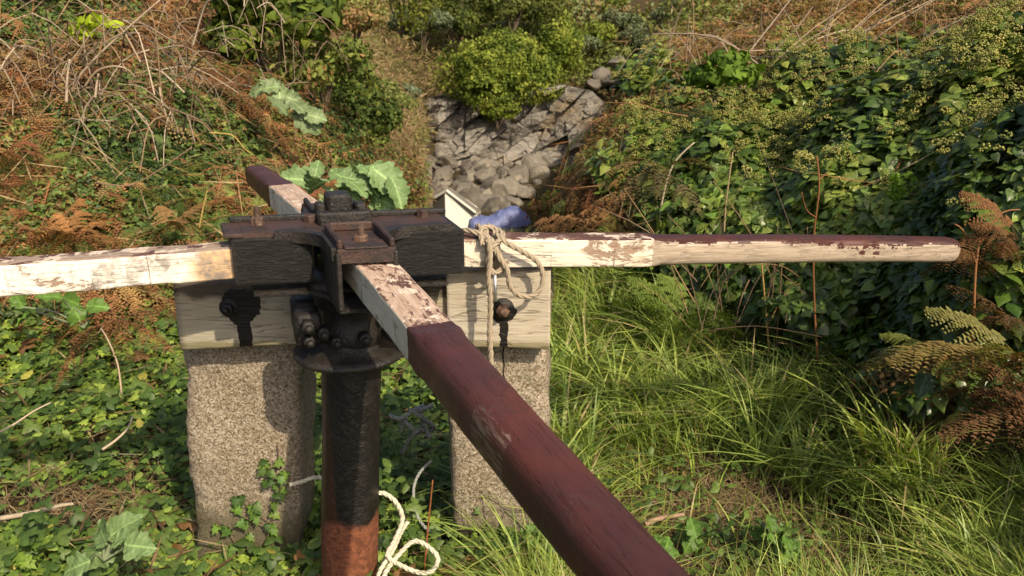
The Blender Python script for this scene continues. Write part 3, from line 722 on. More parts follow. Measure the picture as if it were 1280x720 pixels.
# curved webs below the front corners, and the cheeks of the front socket
for s_ in (-1, 1):
    mb = MB(); box(mb, hub(s_ * .0725, -.20, 1.065), (.013, .215, .155), RH, bev=.003); mb.build('cheek_plate', M_tar, cap, smooth=False)
    mb = MB(); box(mb, hub(s_ * .0725, .20, 1.065), (.013, .215, .135), RH, bev=.003); mb.build('cheek_plate', M_tar, cap, smooth=False)
mb = MB(); prism(mb, cross(.075, .27, .10), .995, 1.006, RH, (HX, HY, 0)); mb.build('bottom_plate', M_tar, cap, smooth=False)
# strap over the ends of the left and right sockets
for s_ in (-1,):
    mb = MB(); box(mb, hub(s_ * .308, 0, 1.143), (.055, .15, .012), RH, bev=.003); mb.build('end_strap', M_rustplate, cap, smooth=False)
mb = MB(); box(mb, hub(0, -.270, 1.1545), (.112, .075, .006), RH, bev=.003)
sp = mb.build('front_strap', M_rustplate, cap, smooth=False)
for s_ in (-1, 1):
    mb = MB(); box(mb, hub(s_ * .066, -.20, 1.163), (.014, .20, .026), RH, bev=.004); mb.build('channel_rib', M_rustplate, cap, smooth=False)
    mb = MB(); box(mb, hub(s_ * .066, .19, 1.160), (.014, .18, .020), RH, bev=.004); mb.build('channel_rib', M_tar, cap, smooth=False)
    mb = MB(); box(mb, hub(s_ * .20, .075, 1.156), (.22, .022, .016), RH, bev=.004); mb.build('channel_rib', M_tar, cap, smooth=False)
mb = MB(); box(mb, hub(0, -.092, 1.162), (.118, .014, .024), RH, bev=.004); mb.build('channel_rib', M_rustplate, cap, smooth=False)
mb = MB(); box(mb, hub(0, -.3005, 1.1325), (.150, .009, .040), RH, bev=.003); mb.build('front_lip', M_rustplate, cap, smooth=False)
# bolts on top
for (u, v, tall, m_) in ((-.235, .03, .05, M_boltrust), (.0, -.235, .042, M_boltrust), (.235, .04, .02, M_rustplate), (.0, .24, .02, M_rustplate), (-.09, .03, .012, M_rustplate)):
    mb = MB(); hexbolt(mb, hub(u, v, 1.15), UP, .019, .022); tube(mb, [hub(u, v, 1.15), hub(u, v, 1.15 + tall)], .0085, 12); mb.build('top_bolt', m_, cap, smooth=False)
# square lugs and nut in the middle
mb = MB()
box(mb, hub(-.005, .055, 1.185), (.070, .075, .085), RH, bev=.008); lg = mb.build('centre_lug', M_tar, cap, smooth=False)
mb = MB(); box(mb, hub(-.056, .06, 1.172), (.026, .05, .055), RH, bev=.006); mb.build('side_lug', M_tar, cap, smooth=False)
mb = MB(); box(mb, hub(.052, .03, 1.17), (.032, .055, .062), RH, bev=.006); mb.build('side_lug', M_tar, cap, smooth=False)
mb = MB(); box(mb, hub(.0, -.005, 1.166), (.15, .045, .04), RH, bev=.006); mb.build('side_lug', M_tar, cap, smooth=False)

def arm(th_deg, droop, L, w, h, sq, r_end, mat, z0, start=.10, seed=0, rag=0.003):
    """bar with its butt in the head: square to sq, then chamfered into an octagonal, nearly round handle"""
    mb = MB(); n_ = 120; V_ = []; kk = 32
    for i in range(n_):
        s_ = start + (L - start) * i / (n_ - 1)
        if i == n_ - 1: s_ = L
        t = min(max((s_ - sq) / .07, 0), 1); t = t * t * (3 - 2 * t)
        e = 16 * (1 - t) + 3.2 * t
        a = np.linspace(0, 2 * math.pi, kk, endpoint=False) + math.pi / kk
        tw = 1 - .10 * max((s_ - sq) / max(L - sq, .1), 0)
        W = (w / 2 * (1 - t) + r_end * t * tw); Hh = (h / 2 * (1 - t) + r_end * t * tw)
        end = max(0, (s_ - (L - .03)) / .03); sh = math.sqrt(max(1 - end * end * .55, 0))
        W *= sh; Hh *= sh
        y = np.sign(np.cos(a)) * np.abs(np.cos(a)) ** (2 / e) * W; z = np.sign(np.sin(a)) * np.abs(np.sin(a)) ** (2 / e) * Hh
        V_.append(np.stack([np.full(kk, s_), y, z], -1))
    V_ = np.array(V_).reshape(-1, 3)
    rad = norm(V_ * [0, 1, 1]); sqm = (V_[:, 0] < sq)
    V_ += rad * ((rag * fbm(V_[:, 0] * 9, V_[:, 1] * 30 + seed, V_[:, 2] * 30, 3, s=seed)) * np.where(sqm, 1.4, .5))[:, None]
    V_[:, 1] += .004 * np.sin(V_[:, 0] * 2.2 + seed); V_[:, 2] += .003 * np.sin(V_[:, 0] * 3.1 + seed)
    i = np.arange(n_ - 1)[:, None]; j = np.arange(kk)[None]
    mb.add(V_, np.stack([i * kk + j, i * kk + (j + 1) % kk, (i + 1) * kk + (j + 1) % kk, (i + 1) * kk + j], -1).reshape(-1, 4))
    mb.f.append(np.array([[x for x in range(kk)][::-1]])); mb.f.append(np.array([[(n_ - 1) * kk + x for x in range(kk)]]))
    o = mb.build('bar', mat, None, origin=(0, 0, 0))
    m_ = o.data
    try: m_.set_sharp_from_angle(angle=R(32))
    except Exception: pass
    o.parent = cap; th_ = R(th_deg)
    o.matrix_local = Matrix.Translation((0, 0, z0)) @ Matrix.Rotation(th_, 4, 'Z') @ Matrix.Rotation(R(droop), 4, 'Y')
    return o
M_armF = arm_mat('front_bar_paint', 0, toprust=.495, peel=.585, seed=1.0, red_from=.69, white=(.56, .54, .44), scuff=(1.06, 1.2))
M_armL = arm_mat('left_bar_paint', 0, toprust=.53, peel=.585, seed=4.0, white=(.84, .79, .70), topw=((.20, .14, .10), (.42, .33, .26)), stain=.40, grime=((.58, .05),))
M_armR = arm_mat('right_bar_paint', 0, toprust=.42, peel=.55, seed=7.0, red_from=.93, end_white=(.92, 9), white=(.72, .64, .52), topw=((.17, .10, .075), (.34, .25, .19)))
M_armB = arm_mat('back_bar_paint', 0, toprust=.62, peel=.6, seed=11.0, red_from=1.02)
aF = arm(-64.6, 4.3, 2.1, .108, .088, .70, .058, M_armF, 1.108, seed=1)
aL = arm(180 + 12, 1.0, 1.95, .095, .088, 5, .05, M_armL, 1.092, start=.10, seed=2, rag=.005)
aR = arm(14, 4.0, 2.08, .095, .088, .90, .046, M_armR, 1.102, seed=3)
aB = arm(90 + 24, 2.6, 1.68, .10, .09, 1.03, .054, M_armB, 1.098, seed=4)
aF['label'] = 'front bar, dark red brown beyond its peeling white square end'; aL['label'] = 'left bar, thick flaking white paint'
aR['label'] = 'right bar, pale bare wood with a red brown top'; aB['label'] = 'back bar, short looking with a red brown round end'

# ------------------------------------------------------------------ ropes
th_ = R(14); AR = Vector((math.cos(th_), math.sin(th_), 0)); AN = Vector((math.sin(th_), -math.cos(th_), 0))     # along the right bar, and out of its front face
def onarm(s_, out, z): p = Vector((HX, HY, 0)) + AR * s_ + AN * out; p.z = 1.102 - math.tan(R(4.0)) * s_ + z; return p
tr = empty('tan_rope', onarm(.42, .06, .05), 'tan twisted rope knotted over the white end of the right bar, tail hanging down', 'rope')
mb = MB(); rr_ = .0086
def wrap(s0, s1, out=.062, top=.058): return [onarm(s0, -.02, -.055), onarm(s0, -out, 0), onarm(s0, -.04, top), onarm((s0 + s1) / 2, .0, top + .002), onarm(s1, .045, top), onarm(s1, out, 0), onarm(s1, .04, -.055), onarm(s0, -.02, -.056)]
rope(mb, wrap(.395, .405), rr_, 60); rope(mb, wrap(.425, .432), rr_, 60)
rope(mb, [onarm(.34, .02, .060), onarm(.37, .05, .062), onarm(.41, .07, .045), onarm(.43, .078, .01), onarm(.445, .075, -.03), onarm(.42, .08, -.055), onarm(.40, .082, -.02), onarm(.415, .085, .03), onarm(.45, .07, .055), onarm(.43, .03, .07), onarm(.39, .045, .07), onarm(.385, .08, .03)], rr_)
rope(mb, [onarm(.43, .06, .06), onarm(.455, .09, .04), onarm(.50, .09, .015), onarm(.545, .085, -.015), onarm(.565, .085, -.055), onarm(.56, .085, -.10), onarm(.53, .085, -.125), onarm(.49, .085, -.12), onarm(.465, .085, -.09), onarm(.455, .088, -.04), onarm(.43, .085, .0), onarm(.41, .08, .05)], rr_ * .95, 90)
rope(mb, [onarm(.40, .085, .05), onarm(.405, .09, .0), onarm(.40, .088, -.06), onarm(.405, .088, -.12), onarm(.405, .086, -.18), onarm(.402, .088, -.24), onarm(.405, .088, -.32), onarm(.402, .088, -.385)], rr_, 90)
mb.build('rope', M_rope, tr)
mb = MB(); tube(mb, [onarm(.418, .094, -.055), onarm(.419, .095, -.135)], .0055, 10); mb.build('metal_pin', M_steel, tr)

def ground_rope(name, pts, r, mat, label, tw=7):
    P = []
    for (px, py, Y, up) in pts:
        p = at(px, py, Y); P.append(p)
    mb = MB(); rope(mb, P, r, None, tw, 4); o = mb.build(name, mat, origin=tuple(P[0])); tag(o, label, 'rope'); return o
ground_rope('white_rope', [(462, 622, 2.46, 0), (478, 616, 2.47, 0), (495, 628, 2.46, 0), (503, 650, 2.45, 0), (492, 678, 2.42, 0), (484, 694, 2.40, 0), (500, 706, 2.39, 0), (525, 716, 2.38, 0), (542, 712, 2.38, 0), (546, 694, 2.40, 0), (520, 676, 2.43, 0), (498, 694, 2.41, 0), (482, 716, 2.37, 0), (474, 745, 2.3, 0)], .0085, M_wrope, 'thick white rope looped on the ground beside the rusty foot of the spindle')
ground_rope('white_rope', [(510, 652, 2.46, 0), (502, 664, 2.45, 0), (490, 690, 2.42, 0), (476, 712, 2.38, 0), (466, 740, 2.32, 0)], .0075, M_wrope, 'short straight white rope end lying against the looped white rope')
ground_rope('white_rope', [(362, 606, 2.62, 0), (378, 602, 2.64, 0), (392, 597, 2.66, 0), (410, 597, 2.66, 0)], .008, M_wrope, 'bit of white rope showing between the left granite post and the spindle')
ground_rope('grey_rope', [(540, 575, 2.9, 0), (524, 592, 2.86, 0), (517, 612, 2.82, 0), (520, 640, 2.76, 0), (532, 660, 2.72, 0), (548, 672, 2.7, 0), (552, 690, 2.66, 0), (548, 712, 2.6, 0)], .006, M_grope, 'thin grey rope hanging in a curve left of the right granite post')
t = empty('rope_tangle', at(520, 540, 3.25), 'tangle of frayed grey rope lying among the leaves between the two posts', 'rope')
mb = MB()
for P_ in ([(487, 519), (500, 523), (515, 515), (530, 511), (541, 507)], [(500, 540), (506, 524), (517, 513), (530, 507)], [(505, 524), (515, 536), (522, 542), (529, 536)], [(502, 566), (512, 549), (522, 538), (532, 530)], [(524, 516), (532, 526), (543, 535), (536, 540)], [(526, 522), (534, 541), (538, 548)], [(512, 512), (525, 520), (528, 530), (518, 545)]):
    rope(mb, [at(a_, b_, 3.2 + rng.uniform(-.05, .05)) for a_, b_ in P_], .0095, None, 8, 4)
mb.build('rope', M_grope, t)

# ------------------------------------------------------------------ cove: shed, boat cover, boulders, cliff
YS = 30.0
def S_(px, py, Y=YS): return at(px, py, Y)
sh = empty('shed', S_(562, 300), 'small white gabled shed on the cove floor, seen over the head of the capstan', 'shed')
def sp_(px, py, dy): return np.array(tuple(S_(px, py, YS + dy)))
kx = [(541, 247, .55), (556, 240, 0), (592, 262, .25)]            # eaves and corner of the two visible walls
Lc, Kc, Rc = [sp_(*q) for q in kx]; ap_ = sp_(559, 237, .12); zb = Kc[2] - 1.7
dn = lambda p: np.array([p[0], p[1], zb]); bkv = np.array([.12, .42, 0])
mb = MB(); V_ = [dn(Lc), dn(Kc), Kc, Lc]; V_ += [p + bkv for p in V_]
mb.add(V_, [[0, 1, 2, 3], [7, 6, 5, 4], [0, 3, 7, 4], [3, 2, 6, 7]]); mb.build('side_wall', M_felt_wallshade, sh, smooth=False)  # wall turned from the sun: its shade is put in as dark grey colour
mb = MB(); e_ = np.array([.004, -.004, 0]); V_ = [dn(Kc) + e_, dn(Rc), Rc, ap_ + [0, -.12, -.03], Kc + e_]; V_ += [p + bkv for p in V_]
mb.f.append(np.array([[0, 1, 2, 3, 4]])); mb.v.append(np.array(V_)); mb.c.append(np.full((10, 3), .5)); mb.n += 10
mb.f.append(np.array([[1, 6, 7, 2]])); mb.f.append(np.array([[9, 8, 7, 6, 5]])); mb.build('gable_wall', M_white, sh, smooth=False)
for (p_, q_) in ((ap_, Rc), (Lc, ap_)):
    d_ = norm(q_ - p_); p2 = p_ - d_ * .0 + np.array([0, -.16, .0]); q2 = q_ + (d_ * .12 if q_ is Rc else 0) + np.array([0, -.16, 0]); 
    if p_ is Lc: p2 = p2 - d_ * .12
    th3 = np.array([0, 0, .06]); bk2 = np.array([.1, .32, -.01])
    V_ = [p2, q2, q2 + bk2, p2 + bk2]; V_ = [v_ + th3 for v_ in V_] + V_
    mb = MB(); mb.add(V_, [[0, 1, 2, 3], [7, 6, 5, 4], [0, 4, 5, 1], [1, 5, 6, 2], [2, 6, 7, 3], [3, 7, 4, 0]]); rf = mb.build('roof', M_felt_wallshade, sh, smooth=False)
    bd = np.array([0, .05, 0]); lo = np.array([0, 0, -.035]); V_ = [p2 + th3 * .9 - bd, q2 + th3 * .9 - bd, q2 + lo - bd, p2 + lo - bd]; V_ += [v_ + bd * .9 for v_ in V_]
    mb = MB(); mb.add(V_, [[3, 2, 1, 0], [4, 5, 6, 7], [0, 1, 5, 4], [1, 2, 6, 5], [2, 3, 7, 6], [3, 0, 4, 7]]); mb.build('bargeboard', M_white, rf, origin=sh.location, smooth=False)
# a boat lying under a blue cover
bt = empty('covered_boat', S_(618, 292, 27), 'boat lying under a rumpled blue cover beside the white shed', 'boat')
mb = MB(); c0 = S_(624, 271, 27); nu, nv = 40, 22; V_ = []
for a_ in range(nu):
    for b_ in range(nv):
        t_ = a_ / (nu - 1); ph = math.pi * b_ / (nv - 1); x = (t_ - .5) * 1.95
        pr = (1 - abs(2 * t_ - 1) ** 3.5) ** .5
        r_ = .36 * pr; h_ = (.35 + .11 * math.cos(t_ * 8.5 + .3) + .10 * t_) * (pr ** .7)
        y = r_ * math.cos(ph) * 1.2; z = h_ * math.sin(ph)
        z += (.07 * float(noise(np.array(x * 4), np.array(y * 4), s=5)) + .10 * abs(float(noise(np.array(x * 9 + y * 4), np.array(y * 6), s=6)))) * math.sin(ph)
        V_.append((c0.x + x, c0.y + y * 1.0 + x * .3, c0.z - .28 + z))
i = np.arange(nu - 1)[:, None]; j = np.arange(nv - 1)[None]
mb.add(V_, np.stack([i * nv + j, i * nv + j + 1, (i + 1) * nv + j + 1, (i + 1) * nv + j], -1).reshape(-1, 4)); mb.build('cover', M_tarp, bt)
mb = MB(); nu = 30; V_ = []
for a_ in range(nu):
    t_ = a_ / (nu - 1); x = (t_ - .5) * 1.6; pr = (1 - abs(2 * t_ - 1) ** 3) ** .5
    for (yy, zz) in ((-.40, .0), (-.30, -.35), (.30, -.35), (.40, .0)): V_.append((c0.x + x, c0.y + yy * pr + x * .3, c0.z - .27 + zz * (1 if zz == 0 else pr * .8 + .2)))
i = np.arange(nu - 1)[:, None]; j = np.arange(3)[None]; mb.add(V_, np.stack([i * 4 + j, i * 4 + j + 1, (i + 1) * 4 + j + 1, (i + 1) * 4 + j], -1).reshape(-1, 4)); mb.build('hull', M_white, bt)

def boulder_mesh(seed):
    import bmesh
    bm = bmesh.new(); bmesh.ops.create_icosphere(bm, subdivisions=3, radius=1)
    r_ = np.random.default_rng(seed); pl_ = [(norm(r_.normal(size=3)), r_.uniform(.42, .78)) for _ in range(14)]
    for v in bm.verts:
        p = np.array(v.co)
        for nn, dd in pl_:
            s_ = np.dot(p, nn)
            if s_ > dd: p = p - nn * (s_ - dd) * .92
        p = p * (1 + .03 * float(noise(np.array(p[0] * 3), np.array(p[1] * 3), np.array(p[2] * 3), s=seed))) * np.array([1.0, .8, .62]); v.co = p
    m = bpy.data.meshes.new('boulder'); bm.to_mesh(m); bm.free(); m.materials.append(M_rock)
    for p in m.polygons: p.use_smooth = False
    return m
BM = [boulder_mesh(s_) for s_ in range(7)]
nb = 0
for k_ in range(700):
    px = rng.uniform(505, 690); py = rng.uniform(188, 268)
    r0 = ray(px, py); tt = (CAM_H + 7.0) / -r0[2]; p = r0 * tt
    if px < 520 + (py - 190) * -.15 or px > 700 - (py - 190) * .7: continue
    if p[1] > 50.5 or p[1] < 33: continue
    o = bpy.data.objects.new('boulder', BM[k_ % 7]); C.objects.link(o)
    s_ = float(np.clip(rng.lognormal(-.85, .45), .22, 1.1)); o.location = (p[0], p[1], float(H(p[0], p[1])) + .18 * s_ + .25 * max(0, (p[1] - 46) / 5)); o.scale = (s_, s_ * rng.uniform(.8, 1.2), s_ * rng.uniform(.8, 1.3))
    o.rotation_euler = (rng.uniform(-.5, .5), rng.uniform(-.5, .5), rng.uniform(0, 6.3))
    tag(o, 'grey boulder in the loose pile on the cove floor below the cliff', 'boulder', 'boulders on the cove floor'); nb += 1
    if nb >= 240: break
# bigger broken blocks upper right of the cliff
for (px, py, Y, s_) in ((770, 78, 54, 1.0), (752, 92, 53.5, .8), (788, 88, 54, .9), (742, 104, 53, .8), (765, 100, 53, .7), (800, 75, 55, .8), (728, 118, 52.5, .7), (775, 112, 52, .6)):
    o = bpy.data.objects.new('boulder', BM[int(px) % 7]); C.objects.link(o); o.location = at(px, py, Y); o.scale = (s_, s_, s_ * .9); o.rotation_euler = (.3, rng.uniform(-.5, .5), rng.uniform(0, 6))
    tag(o, 'broken rock block on the slope at the upper right of the cliff', 'boulder', 'rock blocks above the cliff')

# the cliff: a closed faceted face of strata dipping to the left
mb = MB(); nu, nv = 260, 130
uu, vv = np.meshgrid(np.linspace(0, 1, nu), np.linspace(0, 1, nv), indexing='ij')
top_px = np.interp(uu, [0, .1, .3, .5, .62, .75, .9, 1], [128, 120, 116, 118, 112, 106, 114, 138])
PX = 520 + uu * 245; PY = 222 + (top_px - 222) * vv
Yb = 48.9 + 1.6 * vv - 1.2 * (uu - .4) ** 2
def facets(nc, ang, sx_, sy_, seed, tilt):
    """broken rock: each cell is a plane of its own depth and tilt"""
    r_ = np.random.default_rng(seed); ca, sa = math.cos(ang), math.sin(ang)
    X = (PX * ca + PY * sa) / sx_ + .25 * noise(PX * .03, PY * .03, s=seed); Y = (-PX * sa + PY * ca) / sy_ + .25 * noise(PX * .03, PY * .03, s=seed + 1)
    cx = r_.uniform(X.min(), X.max(), nc); cy = r_.uniform(Y.min(), Y.max(), nc); dp = r_.uniform(-1, 1, nc); tx = r_.normal(size=nc) * tilt; ty = r_.normal(size=nc) * tilt
    d2 = (X[..., None] - cx) ** 2 + (Y[..., None] - cy) ** 2; k = d2.argmin(-1)
    return dp[k] + tx[k] * (X - cx[k]) + ty[k] * (Y - cy[k])
fac = facets(60, R(-38), 3.4, 1.4, 5, .05) * .9 + facets(260, R(-38), 2.2, 1.0, 6, .06) * (.34 - .18 * sstep(.35, .6, uu)) + facets(500, R(50), 1.5, 1.0, 7, .05) * .08 + .22 * fbm(PX * .05, PY * .08, s=35, o=5)
blk = 0
Yb = Yb - fac * .75 - blk * .9 + 1.3 * sstep(0, .12, .12 - np.minimum(uu, 1 - uu))
rx = (PX - 640) / F; ry = (360 - PY) / F; dy = CP + ry * SP; dz = -SP + ry * CP; tt = Yb / dy
P = np.stack([rx * tt, Yb, CAM_H + dz * tt], -1).reshape(-1, 3)
i = np.arange(nu - 1)[:, None]; j = np.arange(nv - 1)[None]
mb.add(P, np.stack([i * nv + j, (i + 1) * nv + j, (i + 1) * nv + j + 1, i * nv + j + 1], -1).reshape(-1, 4))
# return the top back into the hill, so that the face has depth
tp_i = np.arange(nu) * nv + nv - 1; back = P[tp_i] + np.array([0, 4.0, -.3]); b0 = mb.n; i = np.arange(nu - 1)
mb.v.append(back); mb.c.append(np.full((nu, 3), .2)); mb.n += nu
mb.f.append(np.stack([tp_i[:-1], tp_i[1:], b0 + i + 1, b0 + i], 1))
for ii in (0, nu - 1):
    col_ = P[ii * nv:(ii + 1) * nv]; b1 = mb.n; mb.v.append(col_ + np.array([0, 4.0, -.3])); mb.c.append(np.full((nv, 3), .2)); mb.n += nv; jj = np.arange(nv - 1)
    mb.f.append(np.stack([ii * nv + jj, ii * nv + jj + 1, b1 + jj + 1, b1 + jj], 1))
tag(mb.build('cliff', M_cliff, smooth=False), 'bare grey rock cliff behind the cove', 'cliff', kind='structure')
# ==================================================================  VEGETATION
u, v, P_, N_, D_ = S_u, S_v, S_P, S_N, S_D
inx = (u > -250) & (u < 1530) & (v > -160) & (v < 900)
GREENS = [(.050, .085, .018), (.035, .065, .016), (.075, .115, .022), (.09, .12, .03)]
BROWNS = [(.15, .075, .032), (.20, .105, .045), (.11, .06, .03), (.17, .12, .06)]

# ---- colour field of the low undergrowth, in broad patches
def undergrowth(name, label, mask, N, size, lo_amp, hi, protos, cols, wts, mat, tilt=.8, cat='undergrowth'):
    k = pick(N, np.ones(len(u)), mask); mb = MB(); m = len(k) // len(protos)
    for q, pr in enumerate(protos):
        kk = k[q * m:(q + 1) * m]; D = D_[kk]
        leaves(mb, pr, P_[kk], N_[kk], size * np.clip(D / 3.0, .8, 30) ** .8, colmix(len(kk), cols, .35, wts), tilt, .25, (0, hi), .4)
    o = mb.build(name, mat); return tag(o, label, cat, kind='stuff')

rockzone = ((u > 505) & (u < 700) & (v > 175) & (v < 320) & (D_ > 30)) | ((u > 545) & (u < 765) & (v > 112) & (v < 215) & (D_ > 44) & (v > 112 + np.abs(u - 640) * 0))
pn = fbm(P_[:, 0] * .9, P_[:, 1] * .9, P_[:, 2] * .9, 3, s=71)
# (1) far slopes
far = (D_ > 11) & inx & ~rockzone
brownness = blobw(u, v, [(480, 110, 40, 90, 1.0), (430, 60, 30, 60, .6), (1050, 25, 90, 30, .6), (540, 110, 30, 40, .7), (950, 90, 90, 25, .9)]) + .9 * pn
f1 = far & (brownness > .35); f2 = far & (brownness <= .35)
def cover(mask, N, cols, wts, name, label, mat=M_far, amp=.25, sz=.011, pr=DIAM, lump=.5):
    k = pick(N, np.ones(len(u)), mask); mb = MB(); D = D_[k]; P, Nn = P_[k], N_[k]
    h = canopy(P, Nn, 1.0, .55, 1) * amp * D / 12
    # cluster: several leaves round each point
    rep = 3; P = np.repeat(P, rep, 0); Nn = np.repeat(Nn, rep, 0); D = np.repeat(D, rep); h = np.repeat(h, rep)
    tone = fbm(P[:, 0] * lump, P[:, 1] * lump, P[:, 2] * lump, 3, s=77)
    P = P + rnd_unit(len(P)) * (D * sz * 1.2)[:, None]
    cc = np.array(cols); order = np.argsort(np.argsort(tone + .22 * rng.normal(size=len(tone)))) / len(tone); idx = np.searchsorted(np.cumsum(wts) / np.sum(wts), order).clip(0, len(cc) - 1)
    c = cc[idx] * (1 + .25 * rng.uniform(-1, 1, (len(P), 1)))
    pos = P + norm(Nn + .6 * UP) * (h * rng.uniform(.1, 1.0, len(h)))[:, None]
    nn = norm(Nn * .6 + rnd_unit(len(P)) * .9 + UP * .3)
    stamp(mb, pr, pos, basis(nn, rnd_unit(len(P))), D * sz * rng.uniform(.6, 1.3, len(P)), c)
    return tag(mb.build(name, mat), label, 'undergrowth', kind='stuff')
cover(f1, 90000, [(.24, .16, .09), (.20, .16, .07), (.30, .22, .13), (.18, .19, .06)], [3, 2, 2, 2], 'far_dry_scrub', 'pale brown dry scrub on the far valley side', sz=.0105, pr=NARROW, amp=.18)
cover(f2, 85000, [(.09, .11, .03), (.15, .18, .045), (.21, .24, .06), (.19, .22, .11), (.22, .15, .07)], [2, 3, 3, 2, 1.2], 'far_green_scrub', 'yellow green scrub covering the far valley sides', sz=.0058, amp=.2)

# (2) near and middle banks: dense leafy base layers
mid = (~flat) & (D_ <= 12.5) & inx & (v < 520)
L_ = mid & LEFTBANK; R_ = mid & (~LEFTBANK)
gl = blobw(u, v, [(200, 205, 110, 60, 1.6), (330, 40, 45, 45, 1.3), (440, 150, 50, 60, 1.1), (160, 160, 110, 40, .9), (230, 290, 120, 30, .7), (60, 30, 60, 30, .8), (240, 130, 60, 30, .8), (100, 240, 80, 22, .7), (60, 330, 200, 60, .8)]) + .55 * pn
leftgreen = L_ & (gl > .28); leftbrown = L_ & (gl <= .62)
def bank(name, label, mask, N, cols, wts, amp, sz, pr, mat=M_leaf, hang=.3, tilt=.7, cs=2.2, seed=0, cat='undergrowth', kind='stuff', hmin=.1, upb=.2):
    k = pick(N, np.ones(len(u)), mask); mb = MB(); P, Nn, D = P_[k], N_[k], D_[k]
    h = canopy(P, Nn, amp, cs, seed); n_ = len(k)
    tone = fbm(P[:, 0] * 1.6, P[:, 1] * 1.6, P[:, 2] * 1.6, 3, s=seed + 7) + .25 * rng.normal(size=n_)
    cc = np.array(cols); order = np.argsort(np.argsort(tone)) / n_; idx = np.searchsorted(np.cumsum(wts) / np.sum(wts), order).clip(0, len(cc) - 1)
    c = cc[idx] * (1 + .3 * rng.uniform(-1, 1, (n_, 1))) * (1 + .1 * rng.uniform(-1, 1, (n_, 3)))
    pos = P + norm(Nn + .6 * UP) * (h * (hmin + (1 - hmin) * rng.random(n_) ** .6))[:, None]
    nn = norm(Nn + tilt * rnd_unit(n_) + upb * UP); tipd = rnd_unit(n_) - hang * UP + hang * .6 * Nn
    stamp(mb, pr, pos, basis(nn, tipd), sz * (np.maximum(D, 4.5) / 6) ** .55 * rng.uniform(.6, 1.3, n_), c)
    o = mb.build(name, mat, origin=(0, 0, 0)); tag(o, label, cat, kind=kind); return o
bank('bramble_leaves', 'small green bramble leaves covering parts of the left bank', leftgreen, 82000, [(.035, .065, .016), (.07, .115, .025), (.11, .16, .035), (.16, .20, .04), (.20, .13, .05)], [2, 3, 3, 1.5, 1], .26, .048, TRI, seed=1)
bank('dry_litter', 'red brown dead leaves and bracken litter on the left bank', leftbrown, 60000, [(.08, .05, .025), (.16, .085, .04), (.23, .12, .055), (.15, .14, .04), (.12, .15, .035)], [2, 3, 3, 1.5, 1.2], .24, .036, OVAL, M_dead, seed=2, tilt=1.0)
# right: lower dark layer of the hedge
hedge = R_ & (D_ < 9)
ivyw = blobw(u, v, [(1120, 180, 160, 70, 1.5), (1250, 160, 120, 80, 1.3), (1260, 330, 110, 160, 1.3), (930, 230, 90, 90, 1.1), (1000, 380, 160, 90, 1.1), (850, 130, 60, 40, .75), (1150, 450, 120, 80, .7), (780, 240, 40, 40, .45)]) + .45 * pn
ivyw = ivyw * (.25 + .75 * sstep(70, 105, v + 14 * pn)); ivz = hedge & (ivyw > .5); brz = R_ & (ivyw <= .62)
bank('dry_litter', 'brown dead bracken litter on the right bank', brz, 60000, [(.11, .07, .03), (.21, .13, .055), (.27, .18, .07), (.16, .16, .045), (.13, .17, .035)], [2, 3, 3, 2, 1.6], .26, .036, OVAL, M_dead, seed=3, tilt=1.0)

hd = empty('ivy_hedge', (2.4, 4.2, 0), 'tall hedge of glossy dark ivy with pale green flower heads along the right bank', 'hedge')
def part(o, name, parent):
    o.parent = parent; o.name = name
    for kk in ('label', 'category', 'kind', 'group'):
        if kk in o: del o[kk]
    o.location = tuple(-Vector(parent.location)); return o
o = bank('leaves', None, ivz, 46000, [(.05, .085, .018), (.085, .135, .025), (.14, .20, .038), (.24, .30, .06)], [2.2, 3, 2.8, 1.7], .42, .070, IVY2, M_gloss, hang=1.0, tilt=.8, cs=1.9, seed=4, upb=.55); part(o, 'ivy_leaves', hd); o['kind'] = 'stuff'
# umbels of flowers and berries
def umbel(seed):
    r_ = np.random.default_rng(seed); V_, F_ = [], []; n_ = 0
    oc = np.array([[1, 0, 0], [-1, 0, 0], [0, 1, 0], [0, -1, 0], [0, 0, 1], [0, 0, -1]], float); of = np.array([[0, 2, 4], [2, 1, 4], [1, 3, 4], [3, 0, 4], [2, 0, 5], [1, 2, 5], [3, 1, 5], [0, 3, 5]])
    for q in range(20):
        d = norm(r_.normal(size=3)); d[2] = abs(d[2]) * 1.0 - .15; V_.append(oc * .20 + norm(d) * .72); F_.append(of + n_); n_ += 6
    return np.vstack(V_), np.vstack(F_)
k = pick(1250, (v < 330) * (v > 60) * np.exp(-((v - 150) / 80.0) ** 2) * np.clip(.6 + fbm(P_[:, 0] * 1.8, P_[:, 1] * 1.8, P_[:, 2] * 1.8, 2, s=91), .02, 2) ** 2, ivz); mb = MB()
pos = P_[k] + norm(N_[k] + .6 * UP) * (canopy(P_[k], N_[k], .42, 1.9, 4) * rng.uniform(.95, 1.2, len(k)))[:, None]
clus = np.repeat(pos, 3, 0) + rnd_unit(len(pos) * 3) * .045
stamp(mb, umbel(1), clus, basis(norm(UP + .6 * rnd_unit(len(clus)) + np.repeat(N_[k], 3, 0) * .5), rnd_unit(len(clus))), rng.uniform(.021, .032, len(clus)), colmix(len(clus), [(.33, .33, .09), (.40, .39, .13), (.27, .29, .07)], .2))
o = mb.build('flower_heads', M_leaf, hd); o['kind'] = 'stuff'

